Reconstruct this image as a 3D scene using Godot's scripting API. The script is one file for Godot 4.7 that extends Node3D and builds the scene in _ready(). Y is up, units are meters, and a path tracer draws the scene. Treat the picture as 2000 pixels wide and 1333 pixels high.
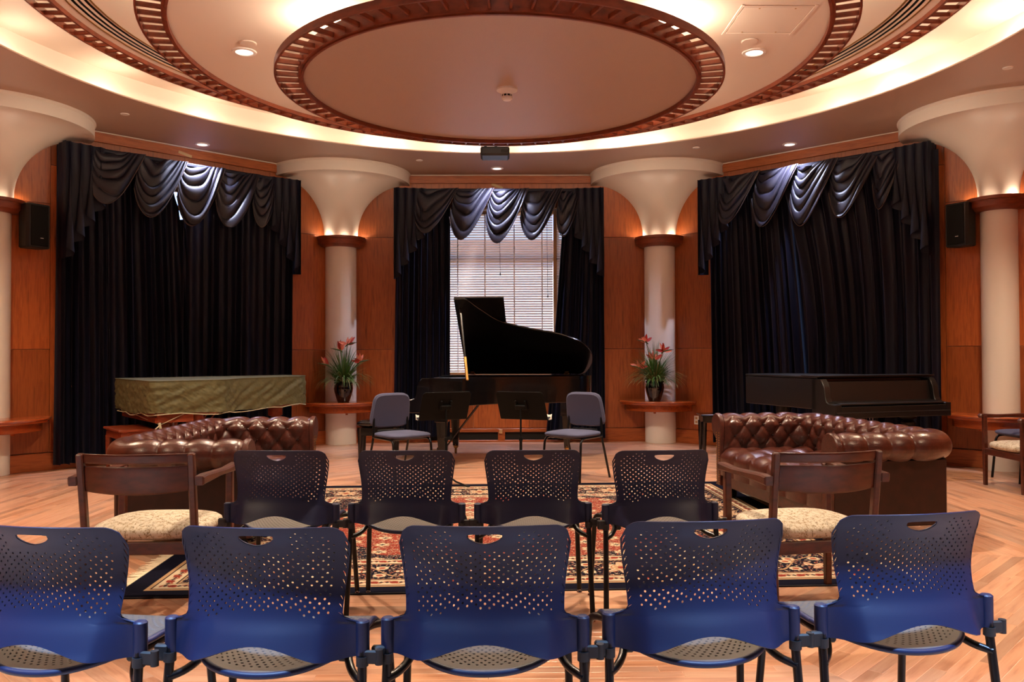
extends Node3D
# A round recital hall in an octagonal shell. y up, metres; camera at z = 0 looking along -z; room axis at (0, -6.32).

const RC := Vector3(0, 0, -6.32)
const SOFFIT := 3.81
const COVE_TOP := 4.13
const OCT := 5.43          # distance from the room's axis to each wall
const HALF := 2.25         # half the length of a wall

# ------------------------------------------------------------------ mesh builder
class MB:
	var v := PackedVector3Array()
	var uv := PackedVector2Array()
	var nn := PackedVector3Array()
	var col := PackedColorArray()
	var ix := PackedInt32Array()
	var soup := PackedByteArray()
	var given := false
	var use_col := false
	var tint := Color.WHITE
	var angle := 38.0

	func add(p: Vector3, t := Vector2.ZERO, s := 0, n := Vector3.ZERO) -> int:
		v.append(p)
		uv.append(t)
		soup.append(s)
		if given:
			nn.append(n)
		if use_col:
			col.append(tint)
		return v.size() - 1

	func tri(a: Vector3, b: Vector3, c: Vector3) -> void:
		ix.append(add(a, Vector2.ZERO, 1))
		ix.append(add(b, Vector2.ZERO, 1))
		ix.append(add(c, Vector2.ZERO, 1))

	func tri_out(a: Vector3, b: Vector3, c: Vector3, o: Vector3) -> void:
		if (c - a).cross(b - a).dot((a + b + c) / 3.0 - o) < 0.0:
			tri(a, c, b)
		else:
			tri(a, b, c)

	func quad(a: Vector3, b: Vector3, c: Vector3, d: Vector3) -> void:
		tri(a, b, c)
		tri(a, c, d)

	func quad_out(a: Vector3, b: Vector3, c: Vector3, d: Vector3, o: Vector3) -> void:
		tri_out(a, b, c, o)
		tri_out(a, c, d, o)

	func grid(f: Callable, nu: int, nv: int, wrap := false, flip := false, us := 1.0, vs := 1.0) -> void:
		var b := v.size()
		var cu := nu if wrap else nu + 1
		for j in nv + 1:
			for i in cu:
				var p: Vector3 = f.call(float(i) / nu, float(j) / nv)
				add(p, Vector2(us * i / nu, vs * j / nv))
		for j in nv:
			for i in nu:
				var a := b + j * cu + i
				var c := b + j * cu + (i + 1) % cu
				var d := a + cu
				var e := c + cu
				if flip:
					ix.append_array([a, e, c, a, d, e])
				else:
					ix.append_array([a, c, e, a, e, d])

	# chamfered box: size s, centred, placed by t
	func box(t: Transform3D, s: Vector3, bevel := 0.003) -> void:
		var h := s * 0.5
		var k := minf(bevel, minf(h.x, minf(h.y, h.z)) * 0.9)
		var o := t.origin
		for ax in 3:
			var b1 := (ax + 1) % 3
			var b2 := (ax + 2) % 3
			for sg in [-1.0, 1.0]:
				var q := []
				for cc in [[-1, -1], [1, -1], [1, 1], [-1, 1]]:
					var p := Vector3.ZERO
					p[ax] = sg * h[ax]
					p[b1] = cc[0] * (h[b1] - k)
					p[b2] = cc[1] * (h[b2] - k)
					q.append(t * p)
				quad_out(q[0], q[1], q[2], q[3], o)
			if k <= 0.0:
				continue
			for s1 in [-1.0, 1.0]:
				for s2 in [-1.0, 1.0]:
					var q := []
					for e in [[-1, 0], [1, 0], [1, 1], [-1, 1]]:
						var p := Vector3.ZERO
						p[ax] = e[0] * (h[ax] - k)
						p[b1] = s1 * (h[b1] - (k if e[1] == 0 else 0.0))
						p[b2] = s2 * (h[b2] - (0.0 if e[1] == 0 else k))
						q.append(t * p)
					quad_out(q[0], q[1], q[2], q[3], o)
		if k > 0.0:
			for sx in [-1.0, 1.0]:
				for sy in [-1.0, 1.0]:
					for sz in [-1.0, 1.0]:
						var sgn := Vector3(sx, sy, sz)
						var q := []
						for ax in 3:
							var p := sgn * (h - Vector3(k, k, k))
							p[ax] = sgn[ax] * h[ax]
							q.append(t * p)
						tri_out(q[0], q[1], q[2], o)

	func bx(c: Vector3, s: Vector3, bevel := 0.003) -> void:
		box(Transform3D(Basis(), c), s, bevel)

	# square bar between two points
	func bar(a: Vector3, b: Vector3, w: float, d: float, bevel := 0.003, up := Vector3.UP) -> void:
		var y := (b - a).normalized()
		var x := y.cross(up)
		if x.length() < 0.01:
			x = y.cross(Vector3.BACK)
		x = x.normalized()
		var z := x.cross(y).normalized()
		box(Transform3D(Basis(x, y, z), (a + b) * 0.5), Vector3(w, a.distance_to(b), d), bevel)

	func tube(pts: Array, r, sides := 8, caps := true) -> void:
		var n := pts.size()
		var tang := []
		for i in n:
			tang.append((pts[mini(i + 1, n - 1)] - pts[maxi(i - 1, 0)]).normalized())
		var x: Vector3 = tang[0].cross(Vector3.UP)
		if x.length() < 0.05:
			x = tang[0].cross(Vector3.RIGHT)
		x = x.normalized()
		var b := v.size()
		for i in n:
			var tg: Vector3 = tang[i]
			x = (x - tg * x.dot(tg)).normalized()
			var y := tg.cross(x)
			var rr: float = r if (r is float or r is int) else r[i]
			for k in sides:
				var a := TAU * k / sides
				add(pts[i] + (x * cos(a) + y * sin(a)) * rr, Vector2(float(k) / sides, float(i) / n))
		for i in n - 1:
			for k in sides:
				var a := b + i * sides + k
				var c := b + i * sides + (k + 1) % sides
				ix.append_array([a, c + sides, c, a, a + sides, c + sides])
		if caps:
			for e in [0, n - 1]:
				var o: Vector3 = pts[e]
				var inner: Vector3 = pts[1] if e == 0 else pts[n - 2]
				for k in sides:
					tri_out(o, v[b + e * sides + k], v[b + e * sides + (k + 1) % sides], inner)

	# profile points (radius, height) turned round the y axis at c
	func lathe(prof: Array, sides := 32, c := Vector3.ZERO, a0 := 0.0, a1 := TAU) -> void:
		var run := [prof[0]]
		var full := absf(a1 - a0 - TAU) < 0.001
		for i in range(1, prof.size()):
			run.append(prof[i])
			var last := i == prof.size() - 1
			var sharp := false
			if not last:
				var d1: Vector2 = (prof[i] - prof[i - 1]).normalized()
				var d2: Vector2 = (prof[i + 1] - prof[i]).normalized()
				sharp = d1.dot(d2) < 0.8
			if last or sharp:
				var pr := run
				var m := pr.size() - 1
				grid(func(u, w):
					var p: Vector2 = pr[int(round(w * m))]
					var a: float = lerpf(a0, a1, u)
					return c + Vector3(sin(a) * p.x, p.y, cos(a) * p.x), sides, m, full)
				run = [prof[i]]

	# polygon in local xy, extruded from z = 0 to z = d, edges chamfered by k
	func prism(poly: PackedVector2Array, d: float, t := Transform3D(), k := 0.0) -> void:
		var n := poly.size()
		var area := 0.0
		for i in n:
			area += poly[i].cross(poly[(i + 1) % n])
		var p := poly.duplicate()
		if area < 0.0:
			p.reverse()
		var inner := PackedVector2Array()
		for i in n:
			var e1 := (p[i] - p[(i + n - 1) % n]).normalized()
			var e2 := (p[(i + 1) % n] - p[i]).normalized()
			var nm := Vector2(-e1.y - e2.y, e1.x + e2.x)
			var l := nm.length()
			nm = nm / l if l > 0.001 else Vector2(-e1.y, e1.x)
			inner.append(p[i] + nm * k / maxf(0.5, l * 0.5))
		var rings := [[p, 0.0], [p, d]] if k <= 0.0 else [[inner, 0.0], [p, k], [p, d - k], [inner, d]]
		for r in rings.size() - 1:
			var A: PackedVector2Array = rings[r][0]
			var B: PackedVector2Array = rings[r + 1][0]
			for i in n:
				var j := (i + 1) % n
				quad(t * Vector3(A[i].x, A[i].y, rings[r][1]), t * Vector3(B[i].x, B[i].y, rings[r + 1][1]), t * Vector3(B[j].x, B[j].y, rings[r + 1][1]), t * Vector3(A[j].x, A[j].y, rings[r][1]))
		var f := Geometry2D.triangulate_polygon(inner)
		for i in range(0, f.size(), 3):
			var a := inner[f[i]]
			var b := inner[f[i + 1]]
			var c := inner[f[i + 2]]
			if (b - a).cross(c - a) < 0.0:
				var q := b
				b = c
				c = q
			tri(t * Vector3(a.x, a.y, 0), t * Vector3(b.x, b.y, 0), t * Vector3(c.x, c.y, 0))
			tri(t * Vector3(a.x, a.y, d), t * Vector3(c.x, c.y, d), t * Vector3(b.x, b.y, d))

	func ball(c: Vector3, r: Vector3, nu := 10, nv := 6) -> void:
		grid(func(u, w):
			var a: float = u * TAU
			var b: float = (w - 0.5) * PI
			return c + Vector3(cos(b) * sin(a) * r.x, sin(b) * r.y, cos(b) * cos(a) * r.z), nu, nv, true)

	func mesh() -> ArrayMesh:
		var n := PackedVector3Array()
		if given:
			n = nn
		else:
			n.resize(v.size())
			var faces := PackedVector3Array()
			var at := {}
			for i in range(0, ix.size(), 3):
				var a := v[ix[i]]
				var fn := (v[ix[i + 2]] - a).cross(v[ix[i + 1]] - a)
				faces.append(fn)
				for k in 3:
					var q := ix[i + k]
					if soup[q]:
						var key := Vector3i((v[q] * 20000.0).round())
						if at.has(key):
							at[key].append(fn)
						else:
							at[key] = [fn]
					else:
						n[q] += fn
			var lim := cos(deg_to_rad(angle))
			for i in range(0, ix.size(), 3):
				var fn := faces[i / 3]
				var fu := fn.normalized()
				for k in 3:
					var q := ix[i + k]
					if soup[q]:
						var s := Vector3.ZERO
						for o in at[Vector3i((v[q] * 20000.0).round())]:
							if o.normalized().dot(fu) > lim:
								s += o
						n[q] = s
			for i in n.size():
				n[i] = n[i].normalized() if n[i].length_squared() > 0.0 else Vector3.UP
		var ar := []
		ar.resize(Mesh.ARRAY_MAX)
		ar[Mesh.ARRAY_VERTEX] = v
		ar[Mesh.ARRAY_NORMAL] = n
		ar[Mesh.ARRAY_TEX_UV] = uv
		ar[Mesh.ARRAY_INDEX] = ix
		if use_col:
			ar[Mesh.ARRAY_COLOR] = col
		var m := ArrayMesh.new()
		m.add_surface_from_arrays(Mesh.PRIMITIVE_TRIANGLES, ar)
		return m

# ------------------------------------------------------------------ naming
var used := {}
var rng := RandomNumberGenerator.new()

func numbered(called: String) -> String:
	var k: int = used.get(called, -1) + 1
	used[called] = k
	return called if k == 0 else "%s_%03d" % [called, k]

func tag(o: Node, label: String, category: String, group := "") -> Node:
	if label:
		o.set_meta("label", label)
	if category:
		o.set_meta("category", category)
	if group:
		o.set_meta("group", group)
	return o

func thing(called: String, label: String, category: String, at := Vector3.ZERO, turn := 0.0, group := "") -> Node3D:
	var o := Node3D.new()
	o.name = numbered(called)
	add_child(o)
	o.position = at
	o.rotation.y = turn
	tag(o, label, category, group)
	return o

func part(parent: Node, called: String, m, mat: Material, label := "") -> MeshInstance3D:
	var o := MeshInstance3D.new()
	o.name = called
	o.mesh = m.mesh() if m is MB else m
	o.material_override = mat
	parent.add_child(o, true)
	if label:
		o.set_meta("label", label)
	return o

func solo(called: String, m, mat: Material, label: String, category: String, at := Vector3.ZERO, turn := 0.0, group := "") -> MeshInstance3D:
	var o := part(self, numbered(called), m, mat)
	o.position = at
	o.rotation.y = turn
	tag(o, label, category, group)
	return o

func struct(called: String) -> Node3D:
	var o := Node3D.new()
	o.name = called
	add_child(o)
	o.set_meta("kind", "structure")
	return o

func dup(root: Node3D, at: Vector3, turn: float, label: String) -> Node3D:
	var r: Node3D = root.duplicate()
	r.name = numbered(String(root.name))
	add_child(r)
	r.position = at
	r.rotation.y = turn
	r.set_meta("label", label)
	return r

# rounded corners of a polyline
func bend(pts: Array, r: float, n := 5) -> Array:
	var o := [pts[0]]
	for i in range(1, pts.size() - 1):
		var p: Vector3 = pts[i]
		var a: Vector3 = pts[i - 1] - p
		var b: Vector3 = pts[i + 1] - p
		var k := minf(r, minf(a.length(), b.length()) * 0.48)
		var p0 := p + a.normalized() * k
		var p2 := p + b.normalized() * k
		for j in n + 1:
			var t := float(j) / n
			o.append(p0.lerp(p, t).lerp(p.lerp(p2, t), t))
	o.append(pts[-1])
	return o

# ------------------------------------------------------------------ materials
var M := {}

func rgb(r: int, g: int, b: int) -> Color:
	return Color8(r, g, b)

func plain(c: Color, rough := 0.6, metal := 0.0) -> StandardMaterial3D:
	var m := StandardMaterial3D.new()
	m.albedo_color = c
	m.roughness = rough
	m.metallic = metal
	return m

func noise_tex(seed_: int, freq: float, ramp: Array, octaves := 4, size := 512, kind := FastNoiseLite.TYPE_SIMPLEX_SMOOTH) -> NoiseTexture2D:
	var f := FastNoiseLite.new()
	f.seed = seed_
	f.noise_type = kind
	f.frequency = freq
	f.fractal_octaves = octaves
	f.fractal_gain = 0.55
	var g := Gradient.new()
	var off := PackedFloat32Array()
	var cs := PackedColorArray()
	for i in ramp.size():
		off.append(float(i) / (ramp.size() - 1))
		cs.append(ramp[i])
	g.offsets = off
	g.colors = cs
	var t := NoiseTexture2D.new()
	t.width = size
	t.height = size
	t.seamless = true
	t.noise = f
	t.color_ramp = g
	return t

func grain(t: Texture2D, scale_: Vector3, rough := 0.4, offset := Vector3.ZERO, c := Color.WHITE) -> StandardMaterial3D:
	var m := plain(c, rough)
	m.albedo_texture = t
	m.uv1_triplanar = true
	m.uv1_scale = scale_
	m.uv1_offset = offset
	return m

func glow(c: Color, e: float) -> StandardMaterial3D:
	var m := plain(c, 0.5)
	m.emission_enabled = true
	m.emission = c
	m.emission_energy_multiplier = e
	return m

func make_materials() -> void:
	var cherry := noise_tex(3, 0.012, [rgb(112, 54, 22), rgb(152, 78, 33), rgb(172, 92, 42), rgb(148, 74, 31), rgb(184, 104, 52)], 5)
	for i in 5:
		var k: float = [1.0, 0.92, 1.06, 0.97, 0.88][i]
		M["panel%d" % i] = grain(cherry, Vector3(2.6, 0.22, 2.6), 0.38, Vector3(0.37 * i, 0.21 * i, 0.13 * i), Color(k, k, k))
		M["panel%d" % i].clearcoat_enabled = true
		M["panel%d" % i].clearcoat = 0.15
		M["panel%d" % i].clearcoat_roughness = 0.25
	M.rail = grain(cherry, Vector3(0.25, 3.0, 0.25), 0.38)
	M.ring = grain(noise_tex(5, 0.01, [rgb(92, 40, 22), rgb(124, 58, 32), rgb(140, 68, 38)], 4), Vector3(1.5, 3.0, 1.5), 0.42)
	M.console = grain(cherry, Vector3(1.6, 3.0, 0.4), 0.22, Vector3(0.4, 0.1, 0.7), Color(1.0, 0.9, 0.85))
	M.console.clearcoat_enabled = true
	M.console.clearcoat = 0.5
	M.console.clearcoat_roughness = 0.08
	var oak := noise_tex(11, 0.014, [rgb(178, 124, 94), rgb(210, 156, 124), rgb(220, 170, 138), rgb(196, 140, 106)], 5)
	M.floor = plain(Color.WHITE, 0.3)
	M.floor.albedo_texture = oak
	M.floor.vertex_color_use_as_albedo = true
	M.floor.clearcoat_enabled = true
	M.floor.clearcoat = 0.5
	M.floor.clearcoat_roughness = 0.14
	M.joint = plain(rgb(70, 40, 24), 0.8)
	M.plaster = plain(rgb(226, 210, 194), 0.62)
	M.soffit = grain(noise_tex(21, 0.25, [rgb(180, 152, 132), rgb(190, 164, 146)], 2, 256), Vector3(2, 2, 2), 0.5)
	M.column = grain(noise_tex(22, 0.25, [rgb(218, 208, 194), rgb(226, 216, 202)], 2, 256), Vector3(2, 2, 2), 0.4)
	M.shaft = plain(rgb(240, 235, 226), 0.45)
	M.white = plain(rgb(235, 228, 220), 0.45)
	M.black = plain(rgb(6, 6, 6), 0.6)
	M.black.metallic_specular = 0.3
	M.slot = plain(rgb(22, 18, 12), 0.8)
	M.brass = plain(rgb(196, 150, 84), 0.3, 0.9)
	M.chrome = plain(rgb(200, 200, 205), 0.15, 1.0)
	M.velvet = grain(noise_tex(31, 0.03, [rgb(9, 11, 26), rgb(16, 18, 39)], 4, 256), Vector3(1.5, 0.3, 1.5), 0.55)
	M.velvet.metallic_specular = 0.38
	M.satin = plain(rgb(21, 19, 33), 0.5)
	M.piping = plain(rgb(70, 56, 52), 0.6)
	M.lacquer = plain(rgb(8, 7, 7), 0.22)
	M.lacquer.clearcoat_enabled = true
	M.lacquer.clearcoat = 0.4
	M.lacquer.clearcoat_roughness = 0.06
	M.satinblack = grain(noise_tex(35, 0.02, [rgb(8, 6, 6), rgb(17, 12, 10)], 4, 256), Vector3(0.6, 3, 3), 0.4)
	M.ivory = plain(rgb(236, 230, 214), 0.3)
	M.paper = plain(rgb(238, 236, 230), 0.8)
	M.mahogany = grain(noise_tex(41, 0.012, [rgb(48, 18, 9), rgb(72, 29, 15), rgb(86, 37, 20)], 4), Vector3(1.2, 3.0, 1.2), 0.35)
	M.mahogany.clearcoat_enabled = true
	M.mahogany.clearcoat = 0.08
	M.mahogany.clearcoat_roughness = 0.2
	M.redwood = grain(noise_tex(42, 0.012, [rgb(96, 38, 20), rgb(124, 54, 28), rgb(138, 64, 36)], 4), Vector3(1.2, 3.0, 1.2), 0.35)
	var leather := noise_tex(51, 0.02, [rgb(50, 22, 16), rgb(68, 31, 23), rgb(86, 42, 32)], 5)
	M.leather = grain(leather, Vector3(2, 2, 2), 0.3)
	M.leather.heightmap_enabled = true
	M.leather.heightmap_texture = noise_tex(52, 0.12, [Color.BLACK, Color.WHITE], 4)
	M.leather.heightmap_scale = 0.12
	M.leather.clearcoat_enabled = true
	M.leather.clearcoat = 0.25
	M.leather.clearcoat_roughness = 0.2
	M.leatherflat = grain(leather, Vector3(1, 1, 1), 0.45, Vector3.ZERO, Color(0.62, 0.55, 0.52))
	M.button = plain(rgb(40, 15, 12), 0.4)
	M.bluechair = grain(noise_tex(61, 0.3, [rgb(22, 29, 58), rgb(26, 34, 65)], 2, 256), Vector3(6, 6, 6), 0.46)
	M.bluechair.metallic_specular = 0.42
	M.greyseat = plain(rgb(86, 79, 74), 0.5)
	M.tube = plain(rgb(12, 12, 15), 0.3, 0.3)
	M.rubber = plain(rgb(18, 18, 22), 0.6)
	M.slate = grain(noise_tex(71, 0.35, [rgb(58, 60, 84), rgb(84, 86, 112)], 2, 256), Vector3(5, 5, 5), 0.9)
	M.olive = grain(noise_tex(81, 0.02, [rgb(66, 62, 34), rgb(82, 77, 44), rgb(94, 88, 54)], 4), Vector3(1.5, 1.5, 1.5), 0.7)
	M.cord = plain(rgb(170, 165, 140), 0.7)
	M.grass = plain(rgb(62, 92, 34), 0.55)
	M.grass.vertex_color_use_as_albedo = true
	M.grass.albedo_color = Color.WHITE
	M.grass.backlight_enabled = true
	M.grass.backlight = Color(0.25, 0.3, 0.12)
	M.petal = plain(rgb(234, 138, 108), 0.6)
	M.petal2 = plain(rgb(176, 40, 32), 0.6)
	M.bract = plain(rgb(74, 84, 44), 0.5)
	M.glaze = plain(rgb(16, 9, 12), 0.08)
	M.glaze.clearcoat_enabled = true
	M.glaze.clearcoat = 0.8
	M.glaze.clearcoat_roughness = 0.03
	M.lampglass = glow(rgb(255, 248, 240), 3.0)
	M.bulb = glow(rgb(255, 220, 185), 1.5)
	M.slat = plain(rgb(226, 208, 188), 0.45)
	M.slat.backlight_enabled = true
	M.slat.backlight = Color(0.96, 0.9, 0.83)
	M.tan = plain(rgb(196, 150, 100), 0.45)
	M.tape = plain(rgb(186, 152, 100), 0.6)
	M.glass = plain(Color(0.9, 0.95, 1.0, 0.06), 0.02)
	M.glass.transparency = BaseMaterial3D.TRANSPARENCY_ALPHA
	M.fringe = plain(rgb(206, 190, 164), 0.9)
	M.speaker = plain(rgb(24, 24, 24), 0.55)
	M.outside = plain(rgb(214, 206, 196), 0.9)
	M.outsidered = plain(rgb(128, 78, 46), 0.9)

# ------------------------------------------------------------------ camera, sky, light
func make_view() -> void:
	var cam := Camera3D.new()
	cam.name = "camera"
	cam.fov = 45.02
	cam.near = 0.05
	cam.far = 200.0
	add_child(cam)
	cam.position = Vector3(0, 1.25, 0)
	cam.rotation_degrees = Vector3(0.91, -0.75, -0.2)
	cam.current = true
	var we := WorldEnvironment.new()
	we.name = "world"
	var e := Environment.new()
	var sky := Sky.new()
	var sm := ProceduralSkyMaterial.new()
	sm.sky_top_color = rgb(92, 126, 190)
	sm.sky_horizon_color = rgb(150, 178, 222)
	sm.ground_bottom_color = rgb(120, 112, 104)
	sm.ground_horizon_color = rgb(200, 198, 196)
	sm.sky_energy_multiplier = 2.8
	sm.ground_energy_multiplier = 1.5
	sky.sky_material = sm
	e.background_mode = Environment.BG_SKY
	e.sky = sky
	e.tonemap_mode = Environment.TONE_MAPPER_LINEAR
	e.tonemap_exposure = 0.85
	e.sdfgi_enabled = true
	e.ssao_enabled = true
	e.ssil_enabled = true
	we.environment = e
	add_child(we)

func area_light(called: String, at: Vector3, towards: Vector3, size: Vector2, c: Color, e: float) -> void:
	var l := AreaLight3D.new()
	l.name = called
	l.area_size = size
	l.light_color = c
	l.light_energy = e
	l.area_range = 40.0
	l.area_attenuation = 2.0
	l.shadow_enabled = true
	add_child(l, true)
	l.look_at_from_position(at, at + towards, Vector3.UP if absf(towards.normalized().y) < 0.9 else Vector3.BACK)

func omni(parent: Node, at: Vector3, c: Color, e: float, size := 0.03) -> void:
	var l := OmniLight3D.new()
	l.name = "lamp_light"
	l.light_color = c
	l.light_energy = e
	l.light_size = size
	l.omni_range = 40.0
	l.omni_attenuation = 2.0
	l.shadow_enabled = true
	parent.add_child(l, true)
	l.position = at

func spot(parent: Node, at: Vector3, c: Color, e: float, cone := 50.0, soft := 0.6, size := 0.06, towards := Vector3.DOWN) -> void:
	var l := SpotLight3D.new()
	l.name = "lamp_light"
	l.light_color = c
	l.light_energy = e
	l.light_size = size
	l.spot_range = 40.0
	l.spot_attenuation = 2.0
	l.spot_angle = cone
	l.spot_angle_attenuation = soft
	l.shadow_enabled = true
	parent.add_child(l, true)
	l.position = at
	l.basis = Basis.looking_at(towards, Vector3.BACK if absf(towards.normalized().y) > 0.9 else Vector3.UP)

const WARM := Color(1.0, 0.9, 0.79)
const COOL := Color(0.86, 0.88, 1.0)

# ------------------------------------------------------------------ floor of oak strips
func make_floor() -> void:
	var fl := struct("floor")
	var base := MB.new()
	base.bx(Vector3(0, -0.06, -4.0), Vector3(13.0, 0.1, 17.5), 0.0)
	part(fl, "subfloor", base, M.joint)
	rng.seed = 77
	var W := 0.058
	var planks := []
	for sec in 8:
		var th := sec * PI / 4.0            # 0 faces the camera (+z)
		var out := Vector2(sin(th), cos(th))
		var al := Vector2(cos(th), -sin(th))
		var rows := 190 if sec == 0 or sec == 1 or sec == 7 else 125
		for k in rows:
			var d0 := k * W
			var d1 := d0 + W
			var e0 := d0 * tan(PI / 8.0)
			var e1 := d1 * tan(PI / 8.0)
			var x := -e1 - rng.randf_range(0.0, 0.9)
			while x < e1:
				var l := rng.randf_range(0.45, 1.5)
				var x1 := x + l
				var a0 := maxf(x, -e0)
				var a1 := maxf(x, -e1)
				var b0 := minf(x1, e0)
				var b1 := minf(x1, e1)
				x = x1
				if b1 - a1 < 0.03:
					continue
				if b0 < a0:
					a0 = clampf((a1 + b1) * 0.5, -e0, e0)
					b0 = a0
				var cen := out * (d0 + d1) * 0.5 + al * (a1 + b1) * 0.5
				if absf(cen.x) > 5.75 or cen.y + RC.z > 4.15 or cen.y + RC.z < -11.9 or absf(cen.x) - (cen.y + RC.z) > 14.3:
					continue
				planks.append([out, al, d0, d1, a0, a1, b0, b1, cen])
	var score := []
	for i in planks.size():
		var p: Array = planks[i]
		var c: Vector2 = p[8] + Vector2(RC.x, RC.z)
		var s := 0.0
		var z := -c.y
		if z > 2.55 and absf(c.x / z) < 0.64 and not (absf(c.x) < 2.1 and z > 4.3 and z < 7.9):
			s = (p[7] - p[5]) * W / (z * z * z)
		score.append([s, i])
	score.sort_custom(func(a, b): return a[0] > b[0])
	var single := {}
	for i in 290:
		if score[i][0] > 0.0:
			single[score[i][1]] = true
	var rest := MB.new()
	rest.use_col = true
	rest.given = true
	for i in planks.size():
		var one: bool = single.has(i)
		var mb := MB.new() if one else rest
		mb.use_col = true
		mb.given = true
		var t := rng.randf_range(0.6, 1.18)
		var warm := rng.randf_range(-0.07, 0.07)
		mb.tint = Color(t * (1.0 + warm), t * (1.0 - warm * 0.3), t * (1.0 - warm * 1.6))
		strip(mb, planks[i], Vector2(rng.randf() * 5.0, rng.randf() * 5.0))
		if one:
			part(fl, "plank", mb, M.floor)
	var o := part(fl, "far_planks", rest, M.floor)
	o.set_meta("kind", "stuff")

func strip(mb: MB, p: Array, uv0: Vector2) -> void:
	var out: Vector2 = p[0]
	var al: Vector2 = p[1]
	var g := 0.0007
	var k := 0.0012
	var q := [[p[4] + g, p[2] + g], [p[6] - g, p[2] + g], [p[7] - g, p[3] - g], [p[5] + g, p[3] - g]]
	var top := []
	var low := []
	for i in 4:
		var ins := [[k, k], [-k, k], [-k, -k], [k, -k]]
		var a := Vector2(q[i][0] + ins[i][0], q[i][1] + ins[i][1])
		var w := out * a.y + al * a.x
		top.append(mb.add(Vector3(w.x, 0.0, w.y + RC.z), uv0 + Vector2(a.y * 2.4, a.x * 0.22), 0, Vector3.UP))
		w = out * q[i][1] + al * q[i][0]
		var oc: Vector2 = (w - (out * (p[2] + p[3]) * 0.5 + al * (p[5] + p[7]) * 0.5)).normalized()
		low.append(mb.add(Vector3(w.x, -0.006, w.y + RC.z), uv0, 0, Vector3(oc.x, 0.6, oc.y).normalized()))
	# seen from above, keep clockwise
	mb.ix.append_array([top[0], top[1], top[2], top[0], top[2], top[3]])
	for i in 4:
		var j := (i + 1) % 4
		mb.ix.append_array([top[i], low[i], low[j], top[i], low[j], top[j]])

# ------------------------------------------------------------------ walls
func bay_xf(which: int) -> Transform3D:
	var d := HALFW * 0.70711
	if which == 0:
		return Transform3D(Basis(), Vector3(0, 0, -11.75))
	var s := -1.0 if which < 0 else 1.0
	return Transform3D(Basis(Vector3.UP, -s * PI / 4.0), Vector3(s * (HALFW + d), 0, -11.75 + d))

const HALFW := 2.3

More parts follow.
